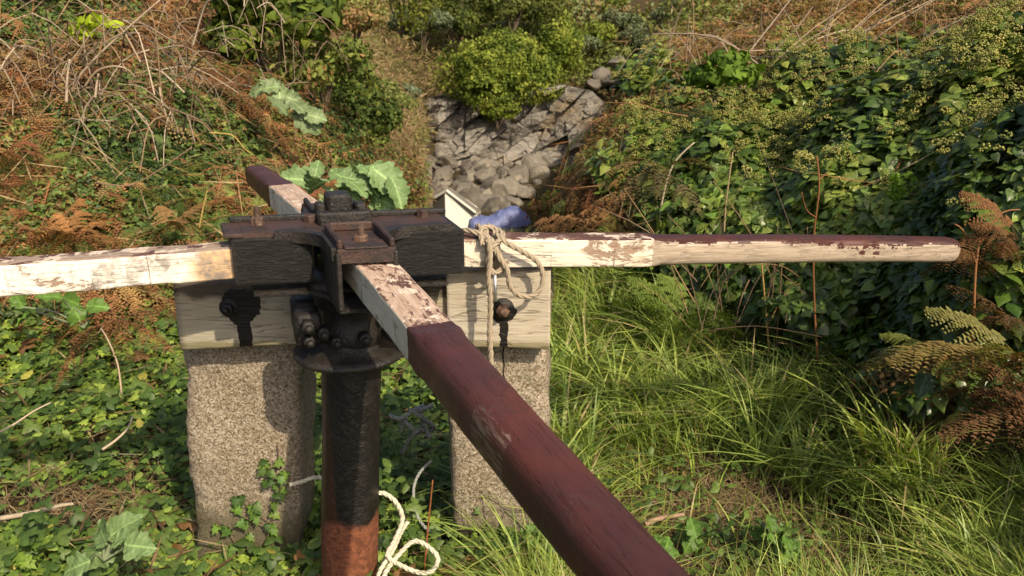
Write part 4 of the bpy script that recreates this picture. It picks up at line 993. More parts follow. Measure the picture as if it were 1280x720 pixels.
# ---- bracken: individual fronds ----------------------------------------------------
BR = [(.28, .13, .06), (.34, .18, .08), (.22, .11, .05), (.30, .21, .09)]
BG = [(.15, .19, .045), (.19, .22, .06), (.10, .15, .04)]
def fronds(name, label, w_, mask, N, size, cols, lodd, parent=None, up=.9, lift=(.0, .2), mat=M_dead):
    k = pick(N, w_, mask); mb = MB(); LO = {0: FR0, 1: FR1, 2: FR2, 3: FRD}[lodd]
    q = rng.integers(0, len(LO), len(k))
    for a in range(len(LO)):
        kk = k[q == a]; n_ = len(kk)
        if not n_: continue
        Nn = N_[kk]; az = rnd_unit(n_) * [1, 1, .0]; tip = norm(az + Nn * .9 + UP * rng.uniform(0, up, (n_, 1))); nn = norm(UP * .6 + Nn * .8 + .35 * rnd_unit(n_))
        pos = P_[kk] + norm(Nn + UP) * rng.uniform(lift[0], lift[1], (n_, 1))
        stamp(mb, LO[a], pos, basis(nn, tip), size * rng.uniform(.55, 1.25, n_), colmix(n_, cols, .3))
    return tag(mb.build(name, mat), label, 'bracken', kind='stuff')
lw = blobw(u, v, [(110, 285, 110, 30, 1.4), (330, 180, 80, 90, 1.0), (280, 60, 60, 50, .8), (400, 60, 40, 60, .9), (130, 380, 60, 30, .7), (0, 170, 30, 50, .9)]) * np.clip(.4 + pn * 2.2, .03, 2)
fronds('dead_bracken', 'rust brown dead bracken fronds spread over the left bank', lw, L_ & (D_ < 7.5), 1300, .30, BR, 1)
fronds('dead_bracken', 'rust brown dead bracken farther up the left bank', lw, L_ & (D_ >= 6.5), 1500, .36, BR, 1)
fronds('green_bracken', 'faded green bracken fronds on the left bank behind the white bar', blobw(u, v, [(120, 270, 120, 30, 1), (250, 270, 50, 25, 1), (60, 260, 40, 30, 1)]), L_, 420, .26, BG, 0, mat=M_leaf)
rw = blobw(u, v, [(800, 190, 50, 60, 1.2), (760, 250, 50, 40, 1.0), (900, 60, 120, 35, 1.0), (1180, 40, 130, 40, 1.5), (1000, 75, 170, 35, 1.2), (1240, 80, 60, 30, .8)]) * np.clip(.5 + pn * 2, .05, 2)
fronds('dead_bracken', 'orange brown dead bracken along the top of the right bank', rw, R_ & (D_ < 14), 3000, .32, BR + [(.30, .22, .08)], 1)
fronds('green_bracken', 'yellowing green bracken at the left end of the ivy hedge', rw, R_ & (D_ < 9), 300, .30, BG, 0, mat=M_leaf)
def drytwigs(name, label, mask, N, cols, L, lift):
    k = pick(N, np.clip(.5 + pn, .05, 2), mask); n_ = len(k); nn = norm(N_[k] + .5 * rnd_unit(n_)); tip = norm(rnd_unit(n_) + .5 * UP + .5 * N_[k]); mb = MB()
    c_ = colmix(n_, cols, .35); p = P_[k] + norm(N_[k] + UP) * rng.uniform(*lift, (n_, 1)); pr = (NARROW[0] * [.3, 1, 1.6], NARROW[1])
    stamp(mb, pr, p, basis(nn, tip), L * rng.uniform(.4, 1.4, n_), c_); return tag(mb.build(name, M_dead), label, 'dry stalks', kind='stuff')
drytwigs('dry_stalks', 'fine dry stalks standing through the cover of the left bank', L_ & (D_ < 12) & (D_ > 5), 2400, [(.30, .19, .10), (.24, .11, .05), (.34, .25, .15), (.26, .12, .05)], .26, (.05, .3))
drytwigs('dry_stalks', 'fine dry stalks standing through the cover of the right bank', brz & (D_ < 12) & (D_ > 4.8), 2600, [(.30, .17, .08), (.26, .12, .05), (.34, .25, .14), (.30, .14, .06)], .26, (.05, .3))
# ---- far hillside bushes and the big green shrub ----------------------------------
def bush(name, base, rad, n_, cols, label, leaf, lobes=7, group=None, squash=.8, seed=0, proto=DIAM, cat='shrub', hang=0):
    r_ = np.random.default_rng(seed); t = empty(name, tuple(base), label, cat, group); mb = MB(); b = np.array(tuple(base))
    for q in range(lobes):
        c = b + np.array([r_.uniform(-.65, .65) * rad[0], r_.uniform(-.5, .5) * rad[1], rad[2] * r_.uniform(.45, 1.35)]); s_ = np.array(rad) * r_.uniform(.35, .62)
        m = n_ // lobes; d = norm(r_.normal(size=(m, 3))); rr2 = r_.uniform(.55, 1, m) ** .5
        ln = 1 + .45 * noise(d[:, 0] * 3 + q * 7, d[:, 1] * 3, d[:, 2] * 3, s=seed) 
        pos = c + d * s_ * (rr2 * ln)[:, None] * [1, 1, squash]
        gk = noise(pos[:, 0] / rad[0] * 3.2, pos[:, 1] / rad[0] * 3.2, pos[:, 2] / rad[0] * 3.2, s=seed + 9) > -.42; pos = pos[gk]; d = d[gk]; m = len(pos)
        nn = norm(d + .8 * norm(r_.normal(size=(m, 3)))); tip = norm(r_.normal(size=(m, 3)) + UP * .7 - hang * UP)
        tone = noise(pos[:, 0] * 1.4, pos[:, 1] * 1.4, pos[:, 2] * 1.4, s=seed + 3) + .3 * r_.normal(size=m)
        cc = np.array(cols); idx = np.clip(((tone + .9) / 1.8 * len(cc)).astype(int), 0, len(cc) - 1)
        stamp(mb, proto, pos, basis(nn, tip), leaf * r_.uniform(.6, 1.4, m), cc[idx] * (1 + .25 * r_.uniform(-1, 1, (m, 1))))
    mb.build('crown', M_far, t)
    if rad[2] < .3: return t
    mb = MB()
    for q in range(5): e = b + np.array([r_.uniform(-.4, .4) * rad[0], r_.uniform(-.3, .3) * rad[1], rad[2] * r_.uniform(.7, 1.1)]); tube(mb, smooth_path([b + [0, 0, -.2], (b + e) / 2 + r_.normal(size=3) * rad[0] * .06, e], 6), np.linspace(.05, .02, 6) * rad[0] * .5, 5, (.10, .075, .05))
    mb.build('branches', M_stem, t)
    return t
YG = [(.08, .12, .02), (.15, .20, .03), (.21, .26, .04), (.26, .29, .055)]
bush('green_shrub', at(625, 142, 50.0), (3.1, 2.0, 2.5), 26000, YG, 'largest bright green shrub hanging over the top of the grey cliff', .17, 9, seed=1, squash=1.0)
bush('green_shrub', at(698, 110, 52), (1.7, 1.4, 2.1), 11000, YG, 'upright bright green shrub to the right of the largest one above the cliff', .16, 5, seed=2, squash=1.1)
bush('green_shrub', at(640, 40, 58), (3.3, 2.0, 1.8), 12000, [(.06, .08, .02), (.11, .13, .03), (.14, .16, .045)], 'dull green shrub directly above the largest shrub', .18, 7, seed=3)
bush('green_shrub', at(570, 60, 56), (2.0, 1.6, 2.8), 11000, [(.04, .06, .015), (.09, .11, .025), (.12, .15, .03)], 'darker tall shrub at the upper left of the largest shrub', .17, 6, seed=4)
bush('green_shrub', at(622, 160, 49.3), (1.0, .7, 1.1), 5000, YG, 'tongue of bright green shrub hanging down the middle of the cliff face', .14, 4, seed=5)
bush('green_shrub', at(502, 42, 40), (1.8, 1.4, 2.6), 9000, [(.09, .11, .02), (.15, .17, .03), (.18, .19, .04)], 'bright yellow green bush at the top left of the cove', .14, 5, seed=6)
bush('green_shrub', at(530, 60, 47), (1.7, 1.2, 1.4), 6000, [(.10, .13, .07), (.15, .18, .10), (.08, .10, .04)], 'grey green bush between the yellow green bush and the dark tall shrub', .15, 5, seed=7)
GG = [(.09, .11, .05), (.14, .17, .09), (.19, .22, .13), (.12, .12, .05)]
spots = [(740, 60, 58), (775, 45, 60), (815, 60, 58), (760, 20, 64), (850, 40, 58), (900, 25, 62), (700, 30, 62), (800, 15, 66), (868, 70, 50), (950, 18, 60), (720, 82, 56), (830, 85, 50)]
sh_lab = 'low grey green bush among the bushes on the far slope above the cliff'
for q, (a, b, Y) in enumerate(spots):
    bush('grey_bush', at(a, b, Y), (1.7, 1.3, 1.0), 2600, GG if q % 3 else YG, sh_lab, .17, 4, 'low bushes on the far slope', seed=20 + q)
bush('grey_bush', at(502, 135, 34), (.7, .6, .55), 1500, [(.11, .15, .09), (.16, .20, .13)], 'small grey green bush on the brown slope left of the cliff', .10, 3, seed=40)
# hanging ivy bushes on the left bank
bush('ivy_bush', at(345, 85, 8.2), (.62, .5, .55), 3600, [(.04, .07, .015), (.09, .13, .02), (.16, .20, .03)], 'yellow green ivy bush at the top of the left bank', .075, 6, seed=50, proto=IVY2, hang=1.2)
bush('ivy_bush', at(450, 180, 9.5), (.48, .5, .42), 3600, [(.05, .08, .018), (.10, .13, .025), (.17, .18, .035)], 'yellow green bush on the edge of the left bank beside the cove', .055, 6, seed=51, proto=OVAL, hang=.4)
bush('ivy_bush', at(372, 20, 11), (.8, .6, .6), 2600, [(.09, .12, .03), (.14, .17, .04)], 'small green bush behind the ivy bush at the top of the left bank', .07, 5, seed=52, proto=OVAL)
bush('ivy_bush', at(405, 115, 8.4), (.5, .4, .34), 2600, [(.10, .14, .03), (.16, .19, .045), (.26, .15, .06)], 'mixed green and russet bush on the left bank above the pale green leaves', .05, 6, seed=60, proto=OVAL)
bush('ivy_bush', at(478, 150, 12), (.6, .5, .35), 2600, [(.15, .18, .05), (.20, .22, .07), (.24, .17, .08)], 'low olive bush on the far edge of the left bank, left of the cliff', .05, 5, seed=61, proto=OVAL)
bush('ivy_bush', at(440, 60, 15), (1.0, .7, .6), 3600, [(.15, .18, .05), (.22, .23, .07), (.27, .17, .08)], 'olive and russet bush near the top of the left slope', .06, 6, seed=62, proto=OVAL)
bush('leafy_bush', at(712, 300, 7.0), (.28, .3, .30), 2200, [(.15, .13, .035), (.19, .13, .05), (.12, .15, .03), (.20, .10, .045)], 'loose brown and yellow bush standing over the right bar beside the blue cover', .035, 6, seed=53, proto=OVAL)
bush('leafy_bush', at(905, 112, 5.9), (.30, .3, .16), 460, [(.05, .10, .015), (.10, .17, .02)], 'clump of bright green ivy leaves at the top of the right bank', .055, 4, seed=54, proto=IVY2, hang=1.0)
bush('leafy_bush', at(1112, 260, 4.0), (.10, .08, .10), 60, [(.16, .27, .03), (.22, .33, .05)], 'sprig of lime green leaves against the dark ivy above the right bar', .05, 3, seed=55, proto=TRI)
bush('leafy_bush', at(112, 48, 6.3), (.22, .12, .07), 60, [(.30, .40, .02), (.38, .45, .04)], 'lime yellow leaves at the top left of the left bank', .07, 3, seed=56, proto=OVAL)

# ---- twig tangles ------------------------------------------------------------------
def twigs(name, label, px, py, Y, n_, L, spread, cols, r=.004, arch=.5, dirb=(0, 0, 1), seed=0, cat='dead stems'):
    r_ = np.random.default_rng(seed); b = at(px, py, Y); t = empty(name, tuple(b), label, cat); mb = MB(); b = np.array(tuple(b))
    for q in range(n_):
        s0 = b + np.array([r_.uniform(-spread[0], spread[0]), r_.uniform(-spread[1], spread[1]), r_.uniform(-spread[2], spread[2])])
        d = norm(np.array(dirb) + .75 * r_.normal(size=3)); l = L * r_.uniform(.4, 1.2)
        m_ = s0 + d * l * .5 + UP * arch * l * .2; e = s0 + d * l - UP * arch * l * r_.uniform(0, .6) + r_.normal(size=3) * l * .08
        c = np.array(cols[r_.integers(len(cols))]) * r_.uniform(.6, 1.3); tube(mb, smooth_path([s0, m_, e], 7), np.linspace(1, .5, 7) * r * r_.uniform(.5, 1.3), 4, c, cap=False)
    mb.build('stems', M_stem, t); return t
TW = [(.30, .23, .16), (.22, .15, .09), (.16, .11, .07), (.36, .29, .21)]
twigs('stem_tangle', 'tangle of dry brown arching stems at the upper left of the left bank', 115, 115, 6.0, 170, .55, (.75, .35, .32), TW, .006, .8, (0, -.4, .2), 1)
twigs('stem_tangle', 'dry brown twigs over the top middle of the left bank', 250, 60, 6.9, 110, .5, (.8, .4, .4), TW, .004, .8, (0, -.4, .2), 2)
twigs('stem_tangle', 'bundle of pale dead stems lying on top of the right bank', 1000, 85, 6.6, 60, .9, (.5, .2, .14), [(.42, .33, .24), (.34, .26, .18)], .006, .1, (1, -.2, .15), 3)
twigs('stem_tangle', 'pale dry twigs left of the stem bundle on the right bank', 885, 75, 7.2, 40, .5, (.4, .2, .12), [(.36, .28, .2), (.25, .17, .1)], .004, .6, (0, -.3, .6), 4)
twigs('stem_tangle', 'brown twigs among the bracken at the top right corner', 1200, 50, 5.6, 60, .5, (.5, .3, .25), [(.26, .15, .08), (.2, .12, .06)], .004, .6, (0, -.3, .6), 5)
twigs('stem_tangle', 'dark twigs inside the shaded foot of the ivy hedge', 1000, 400, 4.3, 60, .6, (.6, .15, .3), [(.16, .11, .07), (.24, .15, .08)], .0035, .3, (0, -.2, 1), 6)

def stem(name, label, pts, r, col, group=None, cat='dead stem', kids=None):
    Q = [at(*p) for p in pts]; mb = MB(); tube(mb, smooth_path(Q, 16), np.linspace(1, .6, 16) * r, 6, col)
    if kids:
        for (t0, pp) in kids:
            a = smooth_path(Q, 16)[int(t0 * 15)]; tube(mb, smooth_path([a] + [at(*p) for p in pp], 8), np.linspace(.7, .35, 8) * r, 5, col)
    return tag(mb.build(name, M_stem, origin=tuple(Q[0])), label, cat, group)
stem('dead_stem', 'thin orange brown stem standing against the ivy behind the right bar', [(1022, 450, 3.9), (1018, 380, 3.92), (1017, 300, 3.9), (1024, 235, 3.88), (1021, 195, 3.9)], .0055, (.20, .085, .035), kids=[(.65, [(1008, 262, 3.85), (1002, 240, 3.8)]), (.8, [(1035, 215, 3.9)])])
stem('dead_stem', 'yellowish stem under the right bar left of the orange one', [(962, 445, 4.2), (958, 395, 4.2), (953, 340, 4.2), (950, 300, 4.2)], .006, (.34, .22, .08), kids=[(.3, [(985, 362, 4.15), (1000, 355, 4.1)])])
stem('dead_stem', 'straight pale stem rising above the right bar near the hedge gap', [(905, 290, 4.6), (908, 250, 4.6), (916, 190, 4.6)], .005, (.34, .25, .14))
stem('dead_stem', 'brown forked stem by the far end of the right bar', [(1215, 470, 3.1), (1217, 400, 3.1), (1220, 330, 3.1), (1228, 285, 3.12)], .006, (.26, .12, .05), kids=[(.7, [(1205, 290, 3.1), (1193, 280, 3.1)]), (.85, [(1250, 268, 3.1), (1275, 262, 3.1)])])
stem('dead_stem', 'curved pale stem in the gap at the left end of the hedge', [(822, 300, 5.4), (828, 250, 5.4), (842, 205, 5.4), (868, 178, 5.4)], .007, (.42, .34, .25))
stem('dead_stem', 'long orange stem arching from the left end of the hedge', [(860, 145, 5.6), (830, 140, 5.6), (795, 130, 5.6), (752, 128, 5.7)], .004, (.26, .14, .06))
stem('dead_stem', 'long pale stick slanting across the top of the left bank', [(88, 108, 5.8), (120, 72, 5.8), (160, 35, 5.8), (200, 0, 5.8)], .009, (.36, .28, .20))
stem('dead_stem', 'upright pale broken stem in the left stem tangle', [(83, 128, 5.7), (84, 100, 5.7), (87, 74, 5.7)], .011, (.40, .31, .22))
stem('dead_stem', 'second upright broken stem just right of the tallest one in the left tangle', [(119, 122, 5.7), (121, 105, 5.7), (123, 92, 5.7)], .009, (.40, .31, .22))
stem('dead_stem', 'arched hoop of dry stem in the left tangle', [(105, 110, 5.7), (120, 90, 5.65), (140, 83, 5.6), (158, 86, 5.6), (170, 98, 5.65)], .008, (.36, .27, .18))
stem('dead_stem', 'long brown bramble runner low on the left bank', [(120, 228, 5.2), (160, 232, 5.2), (190, 218, 5.2), (240, 184, 5.25)], .005, (.22, .14, .09))
stem('dead_stem', 'yellow stem at the right of the left bank, level with the round bar end', [(262, 166, 5.8), (290, 169, 5.8), (305, 185, 5.8), (318, 195, 5.8)], .005, (.38, .28, .08))
stem('dead_stem', 'yellow stem rising beside the black head of the capstan', [(249, 285, 4.4), (254, 260, 4.4), (259, 238, 4.4)], .005, (.36, .26, .08))
stem('dead_stem', 'pale curved stem below the white bar above the ivy', [(152, 492, 3.75), (147, 455, 3.8), (135, 425, 3.85), (126, 410, 3.9)], .005, (.38, .29, .20))
stem('dead_stem', 'pale stem on the ground at the left edge', [(-10, 545, 3.3), (18, 530, 3.35), (42, 514, 3.4), (64, 503, 3.45)], .005, (.42, .34, .24))
stem('dead_stem', 'forked pale stem lying on the left ground cover', [(128, 562, 3.15), (145, 550, 3.2), (160, 535, 3.25), (166, 520, 3.3)], .006, (.42, .34, .24))
stem('dead_stem', 'stout pale stick lying on the bare straw at lower left', [(0, 648, 2.75), (40, 641, 2.78), (75, 632, 2.8), (92, 630, 2.82)], .010, (.34, .28, .20))
stem('dead_stem', 'flat dead stalk lying in the grass right of the front bar', [(806, 655, 2.8), (825, 648, 2.82), (855, 643, 2.84)], .012, (.30, .20, .13))
stem('dead_stem', 'upright rust orange stem between the white rope and the right post', [(530, 722, 2.5), (534, 670, 2.5), (541, 600, 2.5)], .0038, (.26, .09, .035))

# ---- big leaved grey green plants ---------------------------------------------------
def bigleaf_proto(seed):
    r_ = np.random.default_rng(seed); n_ = 34; m = 19; V_ = []; K_ = []
    for i in range(n_):
        t = i / (n_ - 1); w_ = .42 * (math.sin(math.pi * min(t * .86 + .12, 1)) ** .75) * (1 + .13 * math.sin(t * 19 + seed) + .07 * math.sin(t * 43 + seed * 2)) * (1 if i else .1)
        if i == n_ - 1: w_ = .02
        for j in range(m):
            s_ = (j / (m - 1) * 2 - 1); x = s_ * w_; q = ((t - abs(x) * .75) * 6.5) % 1; vein = math.exp(-((min(q, 1 - q)) / .10) ** 2) * (abs(s_) < .93)
            z = .16 * abs(s_) ** 1.3 * w_ * 1.4 - .30 * t * t + .045 * math.sin(t * 15 + seed + s_ * 2) * abs(s_) + .02 * math.sin(t * 31 + s_ * 9) * abs(s_) - .012 * vein
            V_.append([x, t + .03 * math.sin(s_ * 5 + seed), z]); K_.append(1 + .9 * math.exp(-(x / .022) ** 2) + .35 * vein - .12 * abs(s_))
    i = np.arange(n_ - 1)[:, None]; j = np.arange(m - 1)[None]
    return np.array(V_), np.stack([i * m + j, i * m + j + 1, (i + 1) * m + j + 1, (i + 1) * m + j], -1).reshape(-1, 4), np.array(K_)
BIG = [bigleaf_proto(s_) for s_ in range(4)]
n = NT('waxy_leaf'); a = n.t.nodes.new('ShaderNodeAttribute'); a.attribute_name = 'col'; co = n.coord('Object'); f = n.noise(co, 14, 5, .6)
c = n.mix(n.ramp(f, (.35, 0), (.7, 1)), n.mix(1.0, a.outputs[0], (.8, .85, .75), 'MULTIPLY'), n.mix(1.0, a.outputs[0], (1.15, 1.15, 1.15), 'MULTIPLY'))
n.set(c, .5, 0, .35); n.bump(f, .5, .02); tr_ = n.t.nodes.new('ShaderNodeBsdfTranslucent'); n.l(c, tr_.inputs[0]); ms = n.t.nodes.new('ShaderNodeMixShader'); ms.inputs[0].default_value = .2
n.l(n.b.outputs[0], ms.inputs[1]); n.l(tr_.outputs[0], ms.inputs[2]); n.l(ms.outputs[0], n.out.inputs[0]); M_wax = n.m
def bigplant(px, py, Y, label, lst, col=(.17, .225, .105), seed=0, name='cabbage_plant'):
    """lst: (px, py, length, tip direction right, up, toward camera)"""
    r_ = np.random.default_rng(seed); b = at(px, py, Y); t = empty(name, tuple(b), label, 'plant')
    for q, (lx, ly, L, dx, dz, dt) in enumerate(lst):
        p = np.array(tuple(at(lx, ly, Y - .03 * (q % 3)))); tip = norm(np.array([dx, -dt, dz])); nn = norm(np.array([.15, -.75, .65]) + .42 * r_.normal(size=3))
        mb = MB(); G_ = BIG[(q + seed) % 4]; stamp(mb, G_[:2], (p - tip * L * .5)[None], basis(nn[None], tip[None]), np.array([L]), (np.array(col) * r_.uniform(.85, 1.2))[None]); mb.c[-1] = mb.c[-1] * G_[2][:, None]
        tube(mb, smooth_path([np.array(tuple(b)), (np.array(tuple(b)) + p) / 2 + [0, .05, 0], p - tip * L * .48], 7), .006, 5, (.2, .24, .14), cap=False)
        mb.build('leaf', M_wax, t)
    return t
bigplant(345, 125, 6.4, 'large pale green leaves on a stem, highest on the left bank', [(342, 96, .17, .1, 1, .2), (352, 108, .15, 1, .4, .2), (338, 110, .14, -.9, -.1, .2), (318, 112, .12, -1, .1, .2), (364, 122, .14, .9, -.2, .2), (350, 120, .12, .1, -.8, .4)], seed=1)
bigplant(375, 150, 6.2, 'large pale green leaves just below the highest ones on the left bank', [(384, 148, .22, .9, -.5, .4), (368, 135, .17, .6, .5, .2), (376, 128, .15, -.2, .8, .2), (392, 142, .15, .7, .1, .3)], seed=2)
bigplant(435, 255, 5.3, 'large spread of pale green leaves behind the head of the capstan', [(372, 224, .20, -1, .2, .3), (388, 238, .20, -.3, -.7, .4), (400, 226, .2, .4, .4, .3), (420, 232, .18, .0, .9, .2), (432, 214, .2, -.3, .9, .1), (446, 236, .17, .6, -.4, .5), (462, 214, .24, .5, .6, .3), (484, 222, .24, .9, -.5, .4), (496, 240, .20, .4, -.9, .4), (470, 238, .2, .3, -.7, .5), (452, 220, .15, -.2, .5, .3), (440, 248, .14, .7, -.3, .3), (462, 205, .14, 0, 1, 0), (410, 244, .16, -.5, -.5, .4), (395, 210, .12, .2, 1, 0), (478, 250, .18, .8, -.4, .4)], col=(.16, .24, .095), seed=3)
bigplant(130, 700, 2.45, 'rosette of pale green lobed leaves at the lower left corner of the ground', [(138, 655, .12, .3, 1, .1), (112, 672, .11, -.8, .5, .2), (176, 684, .11, 1, .0, .2), (120, 700, .12, -.5, -.5, .5), (150, 672, .08, .6, .6, .2), (92, 708, .10, -1, -.2, .3)], col=(.17, .25, .10), seed=4)
bigplant(105, 410, 4.3, 'broad bright green leaves under the white left bar', [(85, 378, .13, -.3, .3, .5), (100, 392, .14, .6, -.2, .5), (62, 372, .12, -.8, .2, .4), (30, 396, .12, -.6, -.3, .4), (20, 378, .10, -.2, .5, .4), (118, 380, .11, .8, .3, .3)], col=(.11, .20, .035), seed=5)
bigplant(1195, 540, 2.75, 'yellow and brown dying leaf hanging at the right edge', [(1200, 530, .09, .1, -1, .3)], col=(.30, .24, .03), seed=6, name='dock_plant')
bigplant(1155, 485, 2.9, 'single blue green leaf in the shade under the hedge at right', [(1152, 480, .09, -.4, -.9, .3)], col=(.07, .12, .08), seed=7, name='dock_plant')
for (px, py, Y, L_2, lab) in ((870, 672, 2.75, .07, 'low broad leaved weed on the worn patch right of the front bar'), (826, 690, 2.5, .055, 'fresh green weed rosette beside the lower end of the front bar'), (965, 668, 2.7, .06, 'small round leaved weed on the worn patch'), (990, 690, 2.6, .06, 'small weed between the worn patch and the dark grass')):
    bigplant(px, py, Y, lab, [(px + math.cos(a) * 16, py + math.sin(a) * 9 - 4, L_2, math.cos(a), .3 - .4 * math.sin(a), math.sin(a) * .8) for a in np.linspace(0, 5.4, 7)], col=(.09, .17, .03), seed=int(px), name='weed')

# ---- individual ferns nearby ---------------------------------------------------------
def fern(px, py, Y, label, n_, L, cols, seed=0, spread=1.0, mat=M_dead, group=None, az0=0, az1=6.283, el=(.3, 1.0), name='bracken_plant'):
    r_ = np.random.default_rng(seed); b = at(px, py, Y); t = empty(name, tuple(b), label, 'fern', group); b = np.array(tuple(b))
    for q in range(n_):
        a = az0 + (az1 - az0) * (q + r_.uniform(.2, .8)) / n_; e_ = r_.uniform(*el); d = norm(np.array([math.cos(a), math.sin(a), e_ * 1.3])); nn = norm(np.array([-math.cos(a) * .5 * e_, -math.sin(a) * .5 * e_, 1.0]) + .2 * r_.normal(size=3))
        mb = MB(); c = np.array(cols[r_.integers(len(cols))]) * r_.uniform(.75, 1.25)
        stamp(mb, (FRD[r_.integers(5)] if (mat is M_dead and px < 1100) else FR0[r_.integers(4)]), b[None], basis(nn[None], d[None]), np.array([L * r_.uniform(.75, 1.15)]), c[None]); mb.build('frond', mat, t)
    return t
fern(1272, 450, 2.75, 'large yellow and rust brown bracken plant at the right edge, in front of the hedge', 7, .40, [(.20, .15, .05), (.20, .10, .04), (.17, .16, .05)], 1, mat=M_leaf, az0=2.2, az1=4.6)
fern(1262, 395, 3.1, 'rust red bracken plant in the shade right of the tip of the bar', 6, .28, [(.15, .085, .04), (.12, .07, .035)], 21, az0=2.0, az1=4.8, el=(-.1, .9))
fern(1312, 520, 2.6, 'red brown bracken plant cut by the right edge', 6, .36, [(.16, .08, .04), (.13, .07, .035)], 2, az0=2.0, az1=4.6, el=(-.2, .6))
fern(1165, 440, 3.2, 'faded green bracken plant under the tip of the right bar', 5, .27, [(.17, .20, .05), (.22, .20, .06)], 3, mat=M_leaf, az0=2.4, az1=5.4)
fern(1240, 330, 3.3, 'brown bracken plant beyond the tip of the right bar', 6, .30, [(.13, .07, .03), (.17, .085, .035)], 4, az0=1.4, az1=4.6, el=(0, 1))
fern(1270, 300, 3.0, 'curled brown bracken plant at the right edge above the bar', 5, .26, [(.14, .07, .03)], 5, az0=1.4, az1=4.2)
fern(855, 405, 4.6, 'fresh yellow green fern standing behind the right bar at the edge of the grass', 12, .42, [(.16, .22, .04), (.12, .18, .035)], 6, mat=M_leaf, el=(.6, 1.6))
fern(905, 420, 4.4, 'smaller green fern right of the fresh one', 8, .30, [(.10, .15, .03), (.14, .18, .04)], 7, mat=M_leaf, el=(.4, 1.2))
fern(790, 380, 5.2, 'pale green fern at the far left of the grass behind the right bar', 8, .34, [(.11, .16, .035)], 8, mat=M_leaf)
fern(150, 400, 4.1, 'brown bracken plant hanging below the white left bar', 9, .36, [(.26, .13, .06), (.20, .10, .05)], 9, el=(.1, .6), az0=3.4, az1=6.2)
fern(45, 300, 5.0, 'orange brown bracken plant above the left end of the white bar', 11, .44, [(.28, .15, .06), (.24, .12, .05)], 10, el=(.4, 1.4))
fern(95, 300, 4.9, 'orange brown bracken plant above the middle of the white bar', 11, .42, [(.30, .15, .06), (.25, .13, .05)], 11, el=(.4, 1.4))
fern(215, 290, 4.8, 'green and brown bracken plant left of the capstan head', 9, .36, [(.13, .14, .04), (.20, .12, .05)], 12, el=(.3, 1.2))
fern(12, 190, 5.2, 'dark red brown curled fern at the left edge of the left bank', 7, .34, [(.20, .08, .04)], 13, el=(-.2, .6))
fern(375, 262, 5.0, 'red brown bracken between the back bar and the pale green leaves', 8, .3, [(.26, .11, .05)], 14, el=(.2, 1.2))
fern(505, 275, 5.6, 'red brown bracken below the pale green leaves beside the cove', 8, .28, [(.25, .12, .05), (.2, .13, .05)], 15, el=(.2, 1.2))
fern(250, 250, 5.6, 'faded bracken plant left of the round end of the back bar', 8, .34, [(.26, .15, .07), (.2, .1, .05)], 16, el=(.3, 1.2))
fern(730, 285, 5.8, 'light brown bracken behind the right bar below the hedge gap', 9, .36, [(.24, .15, .06), (.2, .11, .05)], 17, el=(.3, 1.2))
fern(835, 215, 5.2, 'drooping grey brown bracken at the left end of the hedge', 9, .42, [(.17, .14, .07), (.2, .14, .06)], 18, el=(-.1, .7), az0=2.6, az1=5.2)

# ---- ground: grass on the right, ivy and small herbs on the left ---------------------
gx = P_[:, 0] - np.interp(P_[:, 1], [0, 2.2, 3.0, 4.5, 7.5], [.05, .08, .10, .0, -.5])
gr_m = flat & (gx > -.05) & (P_[:, 1] > 1.2) & (P_[:, 1] < 8.3)
def blades(name, label, k, L, wd, cols, bend=(.3, 1.2), wind=(0, 0, 0), seg=6, mat=M_grass, clumpdir=None, kind='stuff', cat='grass'):
    n_ = len(k); b = P_[k] + np.array([0, 0, -.01]); Ls = L * rng.uniform(.45, 1.25, n_)
    a = clumpdir if clumpdir is not None else rng.uniform(0, 6.283, n_); d = np.stack([np.cos(a), np.sin(a), np.zeros(n_)], -1) + np.array(wind)
    bd = rng.uniform(bend[0], bend[1], n_); t = np.linspace(0, 1, seg)[None, :, None]
    spine = b[:, None] + Ls[:, None, None] * (UP * (t - .35 * bd[:, None, None] * t ** 2.2) + d[:, None] * (bd[:, None, None] * (.25 * t + .55 * t * t)))
    side = norm(np.cross(d, UP) + .5 * rnd_unit(n_)); wdt = wd * rng.uniform(.6, 1.4, n_) * np.clip(np.linalg.norm(b[:, :2], axis=1) / 3, .8, 3) ** .4
    prof = np.sin(np.clip(1 - t[..., 0], 0, 1) * 1.45)[..., None] + .02
    Lf = spine - side[:, None] * wdt[:, None, None] * prof * .5; Rt = spine + side[:, None] * wdt[:, None, None] * prof * .5
    V_ = np.stack([Lf, Rt], 2).reshape(n_, seg * 2, 3); q = np.array([[2 * i, 2 * i + 1, 2 * i + 3, 2 * i + 2] for i in range(seg - 1)])
    f = (q[None] + (np.arange(n_) * seg * 2)[:, None, None]).reshape(-1, 4); mb = MB(); mb.add(V_.reshape(-1, 3), f, np.repeat(cols, seg * 2, 0))
    return tag(mb.build(name, mat), label, cat, kind=kind)
worn = blobw(u, v, [(885, 655, 70, 42, 1.5), (815, 650, 50, 22, 1.3), (925, 740, 100, 60, 1.5)])
tus = fbm(P_[:, 0] * 2.3, P_[:, 1] * 2.3, s=101) ; dens = np.clip(1.0 + 1.2 * tus, .15, 2) * np.clip(1 - 1.5 * worn, .03, 1)
k = pick(30000, dens, gr_m)
cl = (noise(P_[k, 0] * 3.2, P_[k, 1] * 3.2, s=103) * 3.5 + noise(P_[k, 0] * 1.1, P_[k, 1] * 1.1, s=104) * 2.5 + 3.6) + rng.normal(size=len(k)) * .75
tone = np.clip(.5 + .6 * noise(P_[k, 0] * 2.0, P_[k, 1] * 2.0, s=105) + .25 * rng.normal(size=len(k)), 0, 1)[:, None]
